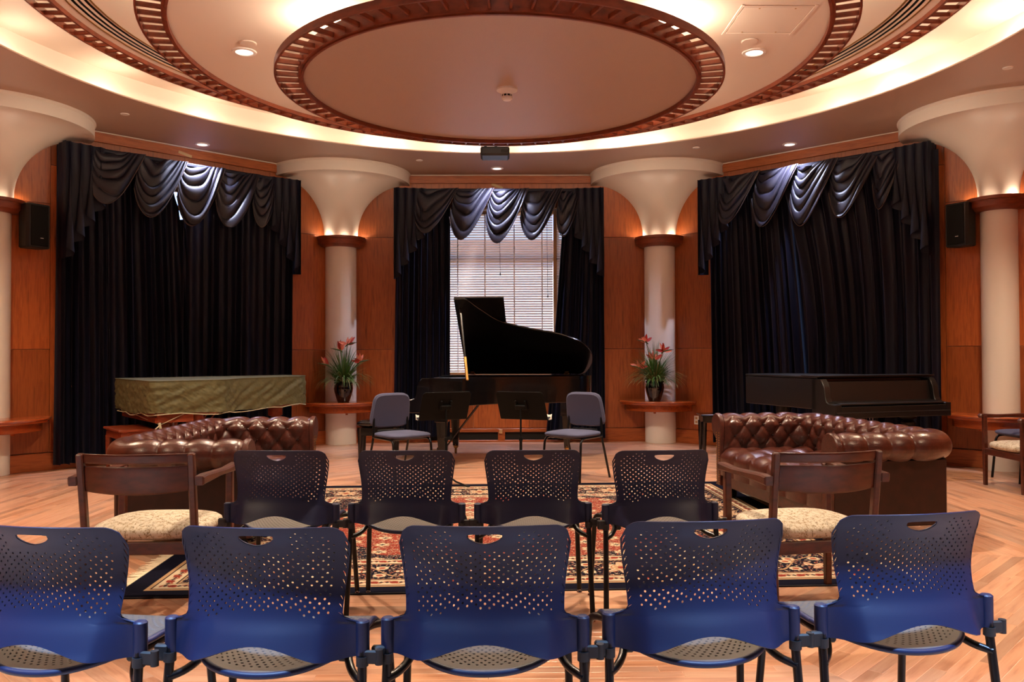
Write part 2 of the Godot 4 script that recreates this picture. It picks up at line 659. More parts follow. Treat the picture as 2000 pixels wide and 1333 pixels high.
func make_bay(called: String, which: int) -> void:
	var w := struct(called)
	w.transform = bay_xf(which)
	var core := MB.new()
	# masonry behind the panelling, open at the window (x -1.2..1.2, y 0.9..3.35)
	core.bx(Vector3(-1.8, 2.2, -0.13), Vector3(1.2, 4.4, 0.2), 0.0)
	core.bx(Vector3(1.8, 2.2, -0.13), Vector3(1.2, 4.4, 0.2), 0.0)
	core.bx(Vector3(0, 3.875, -0.13), Vector3(2.4, 1.05, 0.2), 0.0)
	core.bx(Vector3(0, 0.45, -0.13), Vector3(2.4, 0.9, 0.2), 0.0)
	part(w, "masonry", core, M.plaster)
	var n := which + 2
	var panels := [
		[-2.45, -1.452, 0.195, 1.318], [-2.45, -1.452, 1.322, 2.918], [-2.45, -1.452, 2.922, 3.69],
		[1.452, 2.45, 0.195, 1.318], [1.452, 2.45, 1.322, 2.918], [1.452, 2.45, 2.922, 3.69],
		[-1.448, -1.2, 0.195, 3.35], [1.2, 1.448, 0.195, 3.35], [-1.448, 1.448, 3.354, 3.69]]
	for p in panels:
		var mb := MB.new()
		mb.bx(Vector3((p[0] + p[1]) * 0.5, (p[2] + p[3]) * 0.5, -0.015), Vector3(p[1] - p[0], p[3] - p[2], 0.03), 0.002)
		part(w, "panel", mb, M["panel%d" % (n % 5)])
		n += 1
	for s in [-1, 0, 1]:
		var mb := MB.new()
		mb.bx(Vector3(s * 0.8, 0.547, -0.015), Vector3(0.796, 0.7, 0.03), 0.002)
		part(w, "panel", mb, M["panel%d" % (n % 5)])
		n += 1
	var crown := MB.new()
	crown.bx(Vector3(0, 3.745, 0.005), Vector3(4.9, 0.11, 0.05), 0.004)
	part(w, "crown_board", crown, M.rail)
	var bead := MB.new()
	bead.bx(Vector3(0, 3.803, 0.012), Vector3(4.9, 0.012, 0.07), 0.003)
	part(w, "bead", bead, M.plaster)
	for s in [-1.0, 1.0]:
		var b := MB.new()
		b.bx(Vector3(s * 1.77, 0.095, 0.004), Vector3(1.36, 0.19, 0.045), 0.004)
		part(w, "skirting", b, M.rail)
	# convector grille along the foot of the window
	var sk := MB.new()
	sk.bx(Vector3(0, 0.165, 0.004), Vector3(2.18, 0.05, 0.045), 0.004)
	sk.bx(Vector3(0, 0.014, 0.004), Vector3(2.18, 0.028, 0.045), 0.004)
	for x in [-1.06, 0.0, 1.06]:
		sk.bx(Vector3(x, 0.084, 0.004), Vector3(0.1, 0.112, 0.045), 0.002)
	part(w, "convector_frame", sk, M.rail)
	var gr := MB.new()
	gr.bx(Vector3(0, 0.085, -0.02), Vector3(2.1, 0.13, 0.02), 0.0)
	part(w, "convector_slot", gr, M.slot)
	var sill := MB.new()
	sill.bx(Vector3(0, 0.91, 0.0), Vector3(2.5, 0.03, 0.12), 0.006)
	part(w, "sill", sill, M.rail)
	var reveal := MB.new()
	for s in [-1.0, 1.0]:
		reveal.bx(Vector3(s * 1.19, 2.12, -0.11), Vector3(0.02, 2.42, 0.22), 0.002)
	reveal.bx(Vector3(0, 3.34, -0.11), Vector3(2.4, 0.02, 0.22), 0.002)
	part(w, "reveal", reveal, M.tan)
	# the window itself
	var win := struct("window_%d" % (which + 2))
	win.transform = bay_xf(which)
	var fr := MB.new()
	for x in [-1.16, 0.82, 1.16]:
		fr.bx(Vector3(x, 2.12, -0.16), Vector3(0.045, 2.4, 0.06), 0.004)
	for y in [0.95, 2.62, 3.3]:
		fr.bx(Vector3(0, y, -0.16), Vector3(2.34, 0.05, 0.06), 0.004)
	part(win, "window_frame", fr, M.tan)
	for q in [[-1.13, 0.79, 0.98, 2.59], [-1.13, 0.79, 2.65, 3.27], [0.85, 1.13, 0.98, 2.59], [0.85, 1.13, 2.65, 3.27]]:
		var g := MB.new()
		g.bx(Vector3((q[0] + q[1]) * 0.5, (q[2] + q[3]) * 0.5, -0.17), Vector3(q[1] - q[0], q[3] - q[2], 0.005), 0.0)
		part(win, "pane", g, M.glass)

func make_walls() -> void:
	make_bay("wall_back", 0)
	make_bay("wall_left", -1)
	make_bay("wall_right", 1)
	for s in [-1.0, 1.0]:
		var w := struct("wall_west" if s < 0 else "wall_east")
		var mb := MB.new()
		mb.bx(Vector3(s * 5.68, 2.2, -2.2), Vector3(0.2, 4.4, 13.2), 0.0)
		part(w, "masonry", mb, M.plaster)
		var n := 0
		var z := -8.5
		while z < 4.0:
			for h in [[0.195, 1.318], [1.322, 2.918], [2.922, 3.69]]:
				var p := MB.new()
				p.bx(Vector3(s * 5.565, (h[0] + h[1]) * 0.5, z + 0.78), Vector3(0.03, h[1] - h[0], 1.556), 0.002)
				part(w, "panel", p, M["panel%d" % (n % 5)])
				n += 2
			z += 1.56
		var b := MB.new()
		b.bx(Vector3(s * 5.56, 0.095, -2.25), Vector3(0.045, 0.19, 12.5), 0.004)
		part(w, "skirting", b, M.rail)
		var c := MB.new()
		c.bx(Vector3(s * 5.56, 3.75, -2.25), Vector3(0.05, 0.12, 12.5), 0.004)
		part(w, "crown_board", c, M.rail)
	# plain panelled rear wall, behind the camera
	var r := struct("wall_rear")
	var mb: MB
	for q in [[-5.8, -2.0], [-1.99, 1.99], [2.0, 5.8]]:
		mb = MB.new()
		mb.bx(Vector3((q[0] + q[1]) * 0.5, 2.2, 4.2), Vector3(q[1] - q[0], 4.4, 0.2), 0.002)
		part(r, "panel", mb, M.panel1)
	mb = MB.new()
	mb.bx(Vector3(0, 2.2, 4.35), Vector3(11.6, 4.4, 0.1), 0.0)
	part(r, "masonry", mb, M.plaster)

# ------------------------------------------------------------------ ceiling
func annulus(mb: MB, r0: float, r1: float, y: float, n := 96) -> void:
	mb.lathe([Vector2(r0, y), Vector2(r1, y)], n, RC)

func make_ceiling() -> void:
	var ce := struct("ceiling")
	var so := MB.new()
	so.grid(func(u, w):
		var a: float = u * TAU
		var d := Vector3(sin(a), 0, cos(a))
		var k := 100.0
		k = minf(k, 5.9 / maxf(absf(d.x), 0.001))
		k = minf(k, (10.6 if d.z > 0.0 else 5.75) / maxf(absf(d.z), 0.001))
		return RC + d * lerpf(4.15, k, w) + Vector3(0, SOFFIT, 0), 160, 1, true)
	part(ce, "soffit", so, M.soffit)
	var lip := MB.new()
	lip.lathe([Vector2(4.15, SOFFIT), Vector2(4.15, SOFFIT + 0.014), Vector2(4.17, SOFFIT + 0.014), Vector2(4.17, SOFFIT + 0.012), Vector2(4.47, SOFFIT + 0.012)], 128, RC)
	part(ce, "cove_lip", lip, M.soffit)
	var cv := MB.new()
	cv.lathe([Vector2(4.45, SOFFIT + 0.012), Vector2(4.45, COVE_TOP)], 128, RC)
	part(ce, "cove_wall", cv, M.plaster)
	var up := MB.new()
	up.lathe([Vector2(0.01, COVE_TOP), Vector2(4.5, COVE_TOP)], 96, RC)
	part(ce, "cove_ceiling", up, M.plaster)
	var roof := MB.new()
	roof.bx(Vector3(0, 4.5, -4.0), Vector3(13.0, 0.2, 17.5), 0.0)
	part(ce, "roof_slab", roof, M.plaster)
	# stepped discs, each hung below the next
	var hb := 1.25 + 2.61
	var ha := 1.25 + 2.29
	var hd := 1.25 + 2.04
	var b := MB.new()
	for q in [[0.01, 3.015], [3.03, 3.046], [3.07, 3.096], [3.12, 3.142], [3.166, 3.196], [3.204, 3.28]]:
		annulus(b, q[0], q[1], hb)
	b.lathe([Vector2(0.01, hb + 0.06), Vector2(3.28, hb + 0.06), Vector2(3.28, hb)], 96, RC)
	part(ce, "upper_disc", b, M.plaster)
	var bs := MB.new()
	annulus(bs, 2.98, 3.24, hb + 0.02)
	part(ce, "diffuser_slot", bs, M.slot)
	var bg := MB.new()
	for r in [3.022, 3.2]:
		bg.lathe([Vector2(r - 0.006, hb), Vector2(r - 0.006, hb - 0.004), Vector2(r + 0.006, hb - 0.004), Vector2(r + 0.006, hb)], 96, RC)
	part(ce, "diffuser_trim", bg, M.brass)
	var a := MB.new()
	a.lathe([Vector2(0.01, ha + 0.06), Vector2(2.375, ha + 0.06), Vector2(2.375, ha), Vector2(0.01, ha)], 96, RC)
	part(ce, "middle_disc", a, M.plaster)
	var d := MB.new()
	d.lathe([Vector2(0.01, hd + 0.06), Vector2(1.475, hd + 0.06), Vector2(1.475, hd), Vector2(0.01, hd)], 96, RC)
	part(ce, "lowest_disc", d, M.soffit)
	slat_ring("innermost and lowest wooden slatted ring, round the plain ceiling disc with the smoke detector", 1.475, 1.68, hd, 76)
	slat_ring("middle wooden slatted ceiling ring, bordering the pale ceiling with two downlights", 2.375, 2.575, ha, 119)
	slat_ring("outermost wooden slatted ceiling ring, just inside the bright cream cove", 3.28, 3.49, hb, 163)
	# lamps hidden on top of the discs and in the trough of the soffit
	for r in [[1.38, hd + 0.1, [57.0, -57.0, 125.0, -125.0], 0.8], [2.2, ha + 0.1, [35.0, 75.0, 110.0, 150.0, -35.0, -75.0, -110.0, -150.0], 0.8], [3.1, hb + 0.1, [20.0, 60.0, 95.0, 130.0, 165.0, -20.0, -60.0, -95.0, -130.0, -165.0], 0.7]]:
		for g in r[2]:
			cove_lamp(ce, r[0], r[1], g, r[3])
	for k in 24:
		cove_lamp(ce, 4.26, SOFFIT + 0.03, k * 15.0 + 4.0, 0.15)
	for g in [180.0 - 6.5, 180.0 + 6.5, 180.0 + 20.0, 180.0 - 20.0, 180.0 + 64.0, 180.0 + 83.0]:
		cove_lamp(ce, 4.34, SOFFIT + 0.045, -g, 0.3)

# deg 0 points at the camera, 180 at the back wall
func cove_lamp(ce: Node, r: float, y: float, deg: float, e: float) -> void:
	var a := deg_to_rad(deg)
	var p := RC + Vector3(sin(a) * r, y, cos(a) * r)
	var o := Node3D.new()
	o.name = "cove_lamp"
	ce.add_child(o, true)
	o.position = p
	if not M.has("bulbmesh"):
		var b := MB.new()
		b.ball(Vector3.ZERO, Vector3(0.02, 0.012, 0.02), 10, 6)
		M.bulbmesh = b.mesh()
	part(o, "bulb", M.bulbmesh, M.bulb)
	omni(o, Vector3.ZERO, WARM, e, 0.02)

func slat_ring(label: String, r0: float, r1: float, y: float, n: int) -> void:
	var t := thing("ceiling_ring", label, "ceiling ring", RC + Vector3(0, y, 0))
	var inner := MB.new()
	inner.lathe([Vector2(r0, 0.08), Vector2(r0, -0.035), Vector2(r0 + 0.018, -0.035), Vector2(r0 + 0.018, -0.022), Vector2(r0 + 0.036, -0.022), Vector2(r0 + 0.036, 0.08), Vector2(r0, 0.08)], 128)
	part(t, "inner_hoop", inner, M.ring)
	var outer := MB.new()
	outer.lathe([Vector2(r1 - 0.014, 0.042), Vector2(r1 - 0.014, -0.012), Vector2(r1, -0.012), Vector2(r1, 0.042), Vector2(r1 - 0.014, 0.042)], 128)
	part(t, "outer_hoop", outer, M.ring)
	var s := MB.new()
	s.bx(Vector3(0, 0.008, (r0 + 0.036 + r1 - 0.014) * 0.5), Vector3(0.016, 0.032, r1 - r0 - 0.048), 0.002)
	var sm := s.mesh()
	for k in n:
		var o := part(t, "slat", sm, M.ring)
		o.rotation.y = TAU * (k + 0.5) / n

# ------------------------------------------------------------------ lamps, detectors and plates on the ceiling
func downlight(x: float, z: float, y: float, r: float, label: String, c: Color, e: float, cone: float, soft := 0.6) -> void:
	var t := thing("downlight", label, "downlight", Vector3(x, y, z))
	var rim := MB.new()
	rim.lathe([Vector2(r + 0.025, 0.0), Vector2(r + 0.022, -0.008), Vector2(r, -0.01), Vector2(r - 0.004, 0.0)], 32)
	part(t, "rim", rim, M.white)
	var g := MB.new()
	g.lathe([Vector2(r - 0.003, -0.003), Vector2(0.001, -0.004)], 28)
	part(t, "lens", g, M.lampglass)
	spot(t, Vector3(0, -0.03, 0), c, e, cone, soft, r * 0.8)

func cap(called: String, x: float, z: float, y: float, r: float, label: String, category: String, mat: Material, drop := 0.008) -> void:
	var mb := MB.new()
	mb.lathe([Vector2(r, 0.0), Vector2(r, -drop * 0.4), Vector2(r * 0.9, -drop), Vector2(0.001, -drop)], 28)
	solo(called, mb, mat, label, category, Vector3(x, y, z))

func make_ceiling_things() -> void:
	var ha := 1.25 + 2.29
	var hd := 1.25 + 2.04
	downlight(-0.05, -11.3, SOFFIT, 0.062, "round downlight in the soffit above the middle window curtain", COOL, 9.0, 62.0, 1.0)
	downlight(-3.62, -10.0, SOFFIT, 0.062, "round downlight in the soffit above the left window curtain", COOL, 9.0, 62.0, 1.0)
	downlight(3.54, -10.0, SOFFIT, 0.062, "round downlight in the soffit above the right window curtain", COOL, 9.0, 62.0, 1.0)
	downlight(-1.93, -6.2, ha, 0.066, "bright round downlight in the stepped ceiling, left of the lowest disc", Color(1.0, 0.9, 0.78), 14.0, 62.0)
	downlight(1.93, -6.2, ha, 0.066, "bright round downlight in the stepped ceiling, right of the lowest disc", Color(1.0, 0.9, 0.78), 14.0, 62.0)
	# the same fittings carry on round the ceiling and over the rear of the hall, out of the frame
	downlight(0.0, -4.3, ha, 0.085, "round downlight in the stepped ceiling on the camera's side of the lowest disc", Color(1.0, 0.9, 0.78), 14.0, 62.0)
	downlight(0.0, -8.3, ha, 0.085, "round downlight in the stepped ceiling hidden behind the lowest disc", Color(1.0, 0.9, 0.78), 14.0, 62.0)
	for q in [[-4.6, -6.3], [4.6, -6.3], [-4.2, -2.2], [4.2, -2.2]]:
		downlight(q[0], q[1], SOFFIT, 0.075, "round downlight in the soffit beyond the frame at the %s %s of the hall" % ["left" if q[0] < 0 else "right", "side" if q[1] < -5 else "rear corner"], Color(1.0, 0.88, 0.74), 10.0, 62.0)
	for x in [-2.9, -1.3, 1.3, 2.9]:
		downlight(x, -1.38, SOFFIT, 0.16, "round downlight over the front row of chairs, beyond the frame, %s" % {-2.9: "first", -1.3: "second", 1.3: "third", 2.9: "last"}[x], Color(0.62, 0.79, 1.0), 78.0, 30.0, 1.0)
	cap("blank_cover", -1.85, -6.03, ha, 0.062, "blank round cover plate beside the left bright downlight", "cover plate", M.plaster)
	cap("blank_cover", 1.83, -5.98, ha, 0.062, "blank round cover plate beside the right bright downlight", "cover plate", M.plaster)
	cap("sprinkler_cover", -3.98, -8.74, SOFFIT, 0.045, "small round sprinkler cover in the soffit near the left outer column", "sprinkler", M.white)
	cap("sprinkler_cover", -1.07, -10.83, SOFFIT, 0.045, "small round sprinkler cover in the soffit right of the left inner column", "sprinkler", M.white)
	cap("sprinkler_cover", 2.43, -10.16, SOFFIT, 0.045, "small round sprinkler cover in the soffit by the right inner column", "sprinkler", M.white)
	cap("sprinkler_cover", 4.56, -7.3, SOFFIT, 0.045, "small round sprinkler cover in the soffit above the right outer column", "sprinkler", M.white)
	# smoke detector
	var sd := thing("smoke_detector", "white smoke detector in the middle of the lowest ceiling disc", "smoke detector", Vector3(0.05, hd, -6.3))
	var mb := MB.new()
	mb.lathe([Vector2(0.082, 0.0), Vector2(0.08, -0.014), Vector2(0.05, -0.03), Vector2(0.044, -0.042), Vector2(0.038, -0.046)], 32)
	part(sd, "base", mb, M.white)
	mb = MB.new()
	mb.lathe([Vector2(0.036, -0.04), Vector2(0.036, -0.062)], 28)
	part(sd, "chamber", mb, M.slot)
	mb = MB.new()
	mb.lathe([Vector2(0.041, -0.062), Vector2(0.041, -0.078), Vector2(0.03, -0.088), Vector2(0.001, -0.09)], 28)
	part(sd, "cap", mb, M.white)
	for k in 8:
		var a := TAU * k / 8
		mb = MB.new()
		mb.bx(Vector3(sin(a) * 0.038, -0.052, cos(a) * 0.038), Vector3(0.007, 0.024, 0.007), 0.001)
		part(sd, "grille_bar", mb, M.white)
	# projector
	var pr := thing("projector", "ceiling projector with dark underside hanging at the far edge of the rings", "projector", Vector3(-0.06, 3.35, -8.8))
	mb = MB.new()
	mb.bx(Vector3(0, 0.055, 0), Vector3(0.31, 0.1, 0.26), 0.02)
	part(pr, "body", mb, M.speaker)
	mb = MB.new()
	mb.bx(Vector3(0, 0.115, 0), Vector3(0.3, 0.05, 0.25), 0.012)
	part(pr, "cover", mb, M.white)
	mb = MB.new()
	mb.bx(Vector3(0.1, 0.05, 0.131), Vector3(0.07, 0.03, 0.01), 0.003)
	part(pr, "vent", mb, M.slot)
	for x in [-0.1, 0.01]:
		mb = MB.new()
		mb.bx(Vector3(x, 0.105, 0.127), Vector3(0.03, 0.022, 0.006), 0.002)
		part(pr, "socket", mb, M.slot)
	mb = MB.new()
	mb.tube([Vector3(0, 0.14, 0), Vector3(0, 0.5, 0.0)], 0.02, 10)
	mb.bx(Vector3(0, 0.15, 0), Vector3(0.14, 0.012, 0.14), 0.003)
	mb.lathe([Vector2(0.07, 0.51), Vector2(0.07, 0.495), Vector2(0.02, 0.48)], 20)
	part(pr, "mount", mb, M.white)
	mb = MB.new()
	mb.tube(bend([Vector3(0.02, 0.12, 0.13), Vector3(0.06, 0.13, 0.2), Vector3(0.14, 0.18, 0.18), Vector3(0.12, 0.24, 0.05), Vector3(0.03, 0.4, 0.02)], 0.05), 0.006, 6)
	part(pr, "cable", mb, M.fringe)
	# access panel
	var ap := thing("access_panel", "flush square access panel in the pale ceiling right of the lowest disc", "access panel", Vector3(1.84, ha, -5.6))
	mb = MB.new()
	mb.bx(Vector3(0, -0.001, 0), Vector3(0.46, 0.006, 0.44), 0.002)
	part(ap, "door", mb, M.plaster)
	mb = MB.new()
	for s in [-1.0, 1.0]:
		mb.bx(Vector3(s * 0.243, -0.001, 0), Vector3(0.02, 0.008, 0.51), 0.002)
		mb.bx(Vector3(0, -0.001, s * 0.233), Vector3(0.47, 0.008, 0.02), 0.002)
	part(ap, "frame", mb, M.plaster)
	for s in [-1.0, 1.0]:
		for q in [-0.12, 0.12]:
			mb = MB.new()
			mb.bx(Vector3(q, -0.004, s * 0.2), Vector3(0.012, 0.004, 0.012), 0.001)
			part(ap, "latch", mb, M.tan)

# ------------------------------------------------------------------ columns and their half-round consoles
func make_column(x: float, z: float, r: float, a0: float, a1: float, where: String) -> void:
	var t := thing("column", "cream trumpet-headed column with a wooden light ring, " + where, "column", Vector3(x, 0, z))
	var p0 := deg_to_rad(a0 - 40.0)
	var p1 := deg_to_rad(a1 + 40.0)
	var sh := MB.new()
	sh.lathe([Vector2(r, 0.0), Vector2(r, 2.9)], 40, Vector3.ZERO, p0, p1)
	part(t, "shaft", sh, M.shaft)
	var ca := MB.new()
	var prof := [Vector2(r, 2.86)]
	for k in 17:
		var g := k / 16.0 * PI / 2.0
		prof.append(Vector2(r + 0.02 + (0.90 - r) * (1.0 - cos(g)), 2.93 + 0.73 * sin(g)))
	ca.lathe(prof, 56, Vector3.ZERO, p0, p1)
	part(t, "capital", ca, M.column)
	var li := MB.new()
	li.lathe([Vector2(0.90, 3.655), Vector2(0.965, 3.655), Vector2(0.965, SOFFIT - 0.03), Vector2(0.98, SOFFIT - 0.012), Vector2(0.98, SOFFIT)], 64, Vector3.ZERO, p0, p1)
	part(t, "capital_lip", li, M.column)
	var ri := MB.new()
	ri.lathe([Vector2(r - 0.005, 2.755), Vector2(r + 0.06, 2.76), Vector2(r + 0.09, 2.785), Vector2(r + 0.11, 2.79), Vector2(r + 0.115, 2.855), Vector2(r + 0.13, 2.86), Vector2(r + 0.13, 2.895), Vector2(r + 0.112, 2.895), Vector2(r + 0.112, 2.85), Vector2(r - 0.005, 2.85)], 40, Vector3.ZERO, p0, p1)
	part(t, "light_ring", ri, M.ring, "wooden ring that hides uplights")
	for k in 3:
		var a := deg_to_rad(lerpf(a0, a1, [0.06, 0.5, 0.94][k]))
		var o := Node3D.new()
		o.name = "uplight"
		t.add_child(o, true)
		o.position = Vector3(sin(a) * (r + 0.06), 2.868, cos(a) * (r + 0.06))
		part(o, "bulb", M.bulbmesh, M.bulb)
		omni(o, Vector3.ZERO, WARM, 0.03 if k == 1 else 0.1, 0.015)

func make_console(x: float, z: float, r: float, a0: float, a1: float, y: float, where: String) -> void:
	var t := thing("console_table", "half-round polished cherry console shelf " + where, "console table", Vector3(x, 0, z))
	var p0 := deg_to_rad(a0)
	var p1 := deg_to_rad(a1)
	var mb := MB.new()
	var top := [Vector2(0.02, y), Vector2(r - 0.02, y), Vector2(r - 0.004, y - 0.006), Vector2(r, y - 0.018), Vector2(r - 0.008, y - 0.03), Vector2(r - 0.02, y - 0.036), Vector2(r - 0.024, y - 0.055), Vector2(r - 0.05, y - 0.062), Vector2(0.02, y - 0.062)]
	mb.lathe(top, 48, Vector3.ZERO, p0, p1)
	part(t, "tabletop", mb, M.console)
	mb = MB.new()
	mb.lathe([Vector2(0.02, y - 0.06), Vector2(r - 0.09, y - 0.06), Vector2(r - 0.09, y - 0.145), Vector2(r - 0.1, y - 0.15), Vector2(0.02, y - 0.15)], 48, Vector3.ZERO, p0, p1)
	part(t, "apron", mb, M.console)
	mb = MB.new()
	var am := (p0 + p1) * 0.5
	mb.bx(Vector3(sin(am) * (r - 0.2), y - 0.16, cos(am) * (r - 0.2)), Vector3(0.03, 0.03, 0.03), 0.003)
	part(t, "bracket", mb, M.console)

func make_columns() -> void:
	make_column(-2.26, -11.64, 0.215, -45, 90, "between the left and the middle window")
	make_column(2.25, -11.64, 0.215, -90, 45, "between the middle and the right window")
	make_column(-5.36, -8.72, 0.178, -20, 135, "at the left edge beyond the left window")
	make_column(5.33, -8.72, 0.178, -135, 20, "at the right edge beyond the right window")
	make_console(-2.27, -11.68, 0.6, -45, 90, 0.60, "round the left inner column, carrying a plant vase")
	make_console(2.26, -11.68, 0.6, -90, 45, 0.60, "round the right inner column, carrying a plant vase")
	make_console(-5.42, -8.72, 0.62, 0, 135, 0.60, "with nothing on it, at the left picture edge")
	make_console(5.4, -8.72, 0.62, -135, 0, 0.60, "behind the wooden armchairs at the right edge")

func make_outside() -> void:
	var t := thing("building", "pale building with brown string courses across the street, seen through the blinds", "building", Vector3(0, 0, -21))
	var mb := MB.new()
	mb.bx(Vector3(0, 1.8, -2), Vector3(30, 3.95, 4), 0.05)
	part(t, "wall", mb, M.outside)
	mb = MB.new()
	mb.bx(Vector3(0, 3.95, -1.9), Vector3(30.2, 0.36, 4.3), 0.05)
	part(t, "cornice", mb, M.outsidered)
	var g := struct("ground")
	mb = MB.new()
	mb.bx(Vector3(0, -0.2, -26), Vector3(60, 0.1, 28), 0.0)
	part(g, "paving", mb, M.outside)

# ------------------------------------------------------------------ curtains
func ridge(x: float) -> float:
	return pow(absf(sin(x * PI)), 0.6)

# hanging cloth between a top edge and a foot edge, folds standing forward
func drape(called: String, which: int, label: String, xt: Vector2, xb: Vector2, yt: Callable, yb: float, z: float, folds: float, seed_: int, swoop := 0.0) -> void:
	var r := RandomNumberGenerator.new()
	r.seed = seed_
	var ph := []
	for i in int(folds) + 3:
		ph.append([r.randf_range(-0.3, 0.3), r.randf_range(0.55, 1.25)])
	var mb := MB.new()
	mb.grid(func(u, w):
		var f: float = u * folds
		var k := int(f)
		var d: float = f - k
		var p: float = lerpf(ph[k][0], ph[k + 1][0], d)
		var am: float = lerpf(ph[k][1], ph[k + 1][1], d)
		var x: float = lerpf(lerpf(xt.x, xt.y, u), lerpf(xb.x, xb.y, u), pow(w, 0.75))
		x += swoop * sin(w * PI) * (1.0 - u)
		var y: float = lerpf(yt.call(u), yb, w)
		var a: float = (f + p * (0.6 + 0.4 * w)) * TAU
		var zz: float = z + am * (0.048 * sin(a) + 0.014 * sin(a * 2.0 + p * 9.0)) * (0.75 + 0.25 * w)
		return Vector3(x + 0.012 * cos(a) * am, y, zz), int(folds * 14), 18)
	var o := part(self, numbered(called), mb, M.velvet)
	o.transform = bay_xf(which)
	tag(o, label, "curtain", "dark velvet window curtains")

func swag(t: Node, xl: float, xr: float, top: float, sag: float, z0: float, nf: float, seed_: int) -> void:
	var w := xr - xl
	var mb := MB.new()
	var ph := seed_ * 0.37
	mb.grid(func(u, v):
		var L := Vector2(xl + 0.03 * w - 0.17 * w * v, top - 0.62 * sag * pow(v, 1.2))
		var R := Vector2(xr - w * 0.42 * (1.0 - v), top + 0.01 * v)
		var S: float = sag * (0.08 + 0.57 * v)
		var g: float = sin(PI * pow(u, 0.66))
		var x: float = lerpf(L.x, R.x, u)
		var y: float = lerpf(L.y, R.y, pow(u, 1.25)) - S * g
		var q: float = v * nf + 0.35 * sin(v * 5.0 + ph * 4.0) + 0.3 * sin(u * 3.4 + ph) + 0.16 * sin(u * 8.0 + ph * 3.0 + v * 4.0)
		var am: float = 0.014 + 0.046 * pow(sin(PI * clampf(u, 0.02, 0.98)), 0.7)
		var zz: float = z0 + 0.075 * sin(PI * u) * (0.25 + 0.75 * v) + am * (0.75 + 0.45 * sin(floor(q) * 2.7 + ph)) * (ridge(q) - 0.4) + 0.01 * sin(u * 7.0 + v * 5.0 + ph)
		return Vector3(x, y + 0.014 * sin(q * TAU) * g, zz), 34, int(nf * 11))
	var o := part(t, "swag", mb, M.satin)
	var hem := []
	for i in 29:
		var u := i / 28.0
		var L := Vector2(xl - 0.14 * w, top - 0.62 * sag)
		var x := lerpf(L.x, xr, u)
		var y := lerpf(L.y, top + 0.01, pow(u, 1.25)) - sag * 0.65 * sin(PI * pow(u, 0.66))
		hem.append(Vector3(x, y, z0 + 0.075 * sin(PI * u) + 0.004 + 0.01 * sin(u * 7.0 + 5.0 + ph)))
	var hb := MB.new()
	hb.tube(hem, 0.006, 6)
	part(o, "piping", hb, M.piping)

func jabot(t: Node, xo: float, xi: float, top: float, lo: float, li: float, z0: float) -> void:
	var mb := MB.new()
	var W := xi - xo
	mb.grid(func(u, v):
		var a: float = u * 4.0 * TAU
		var foot: float = top - lerpf(lo, li, clampf(u * 1.04 - 0.02, 0, 1))
		var open: float = 0.25 + 0.75 * v
		var x: float = xo + W * u + signf(W) * (0.045 + 0.03 * v) * sin(a) * open
		var z: float = z0 - 0.05 * u - 0.03 * cos(a) * (0.5 + 0.5 * v)
		return Vector3(x, lerpf(top, foot, v), z), 72, 10)
	part(t, "jabot", mb, M.velvet)
	# the return to the wall
	var rt := MB.new()
	rt.grid(func(u, v): return Vector3(xo + signf(W) * 0.008 * sin(u * 14.0), lerpf(top, top - lo - 0.02 * u, v), lerpf(0.03, z0 + 0.02, u)), 10, 6)
	part(t, "return", rt, M.velvet)

func valance(which: int, xl: float, xr: float, label: String, seed_: int) -> void:
	var t := thing("valance", label, "valance", Vector3.ZERO, 0.0, "swagged valances")
	t.transform = bay_xf(which)
	var top := 3.575
	var bd := MB.new()
	bd.bx(Vector3((xl + xr) * 0.5, top - 0.02, 0.115), Vector3(xr - xl - 0.02, 0.05, 0.2), 0.012)
	part(t, "pelmet_board", bd, M.velvet)
	var z := 0.235
	# each swag laps over the one on its right
	var e := [-1.10, -0.60, -0.10, 0.39, 0.87, 1.14]
	var mid := (xl + xr) * 0.5 + 0.03
	for i in 5:
		swag(t, mid + e[i] - 0.05, mid + e[i + 1], top, [0.56, 0.64, 0.68, 0.64, 0.6][i], z - i * 0.011, [4.2, 5.0, 5.6, 5.0, 4.6][i], seed_ + i * 3)
	jabot(t, xl, xl + 0.44, top + 0.005, 1.26, 0.56, z + 0.055)
	jabot(t, xr, xr - 0.42, top + 0.005, 1.24, 0.56, z + 0.045)

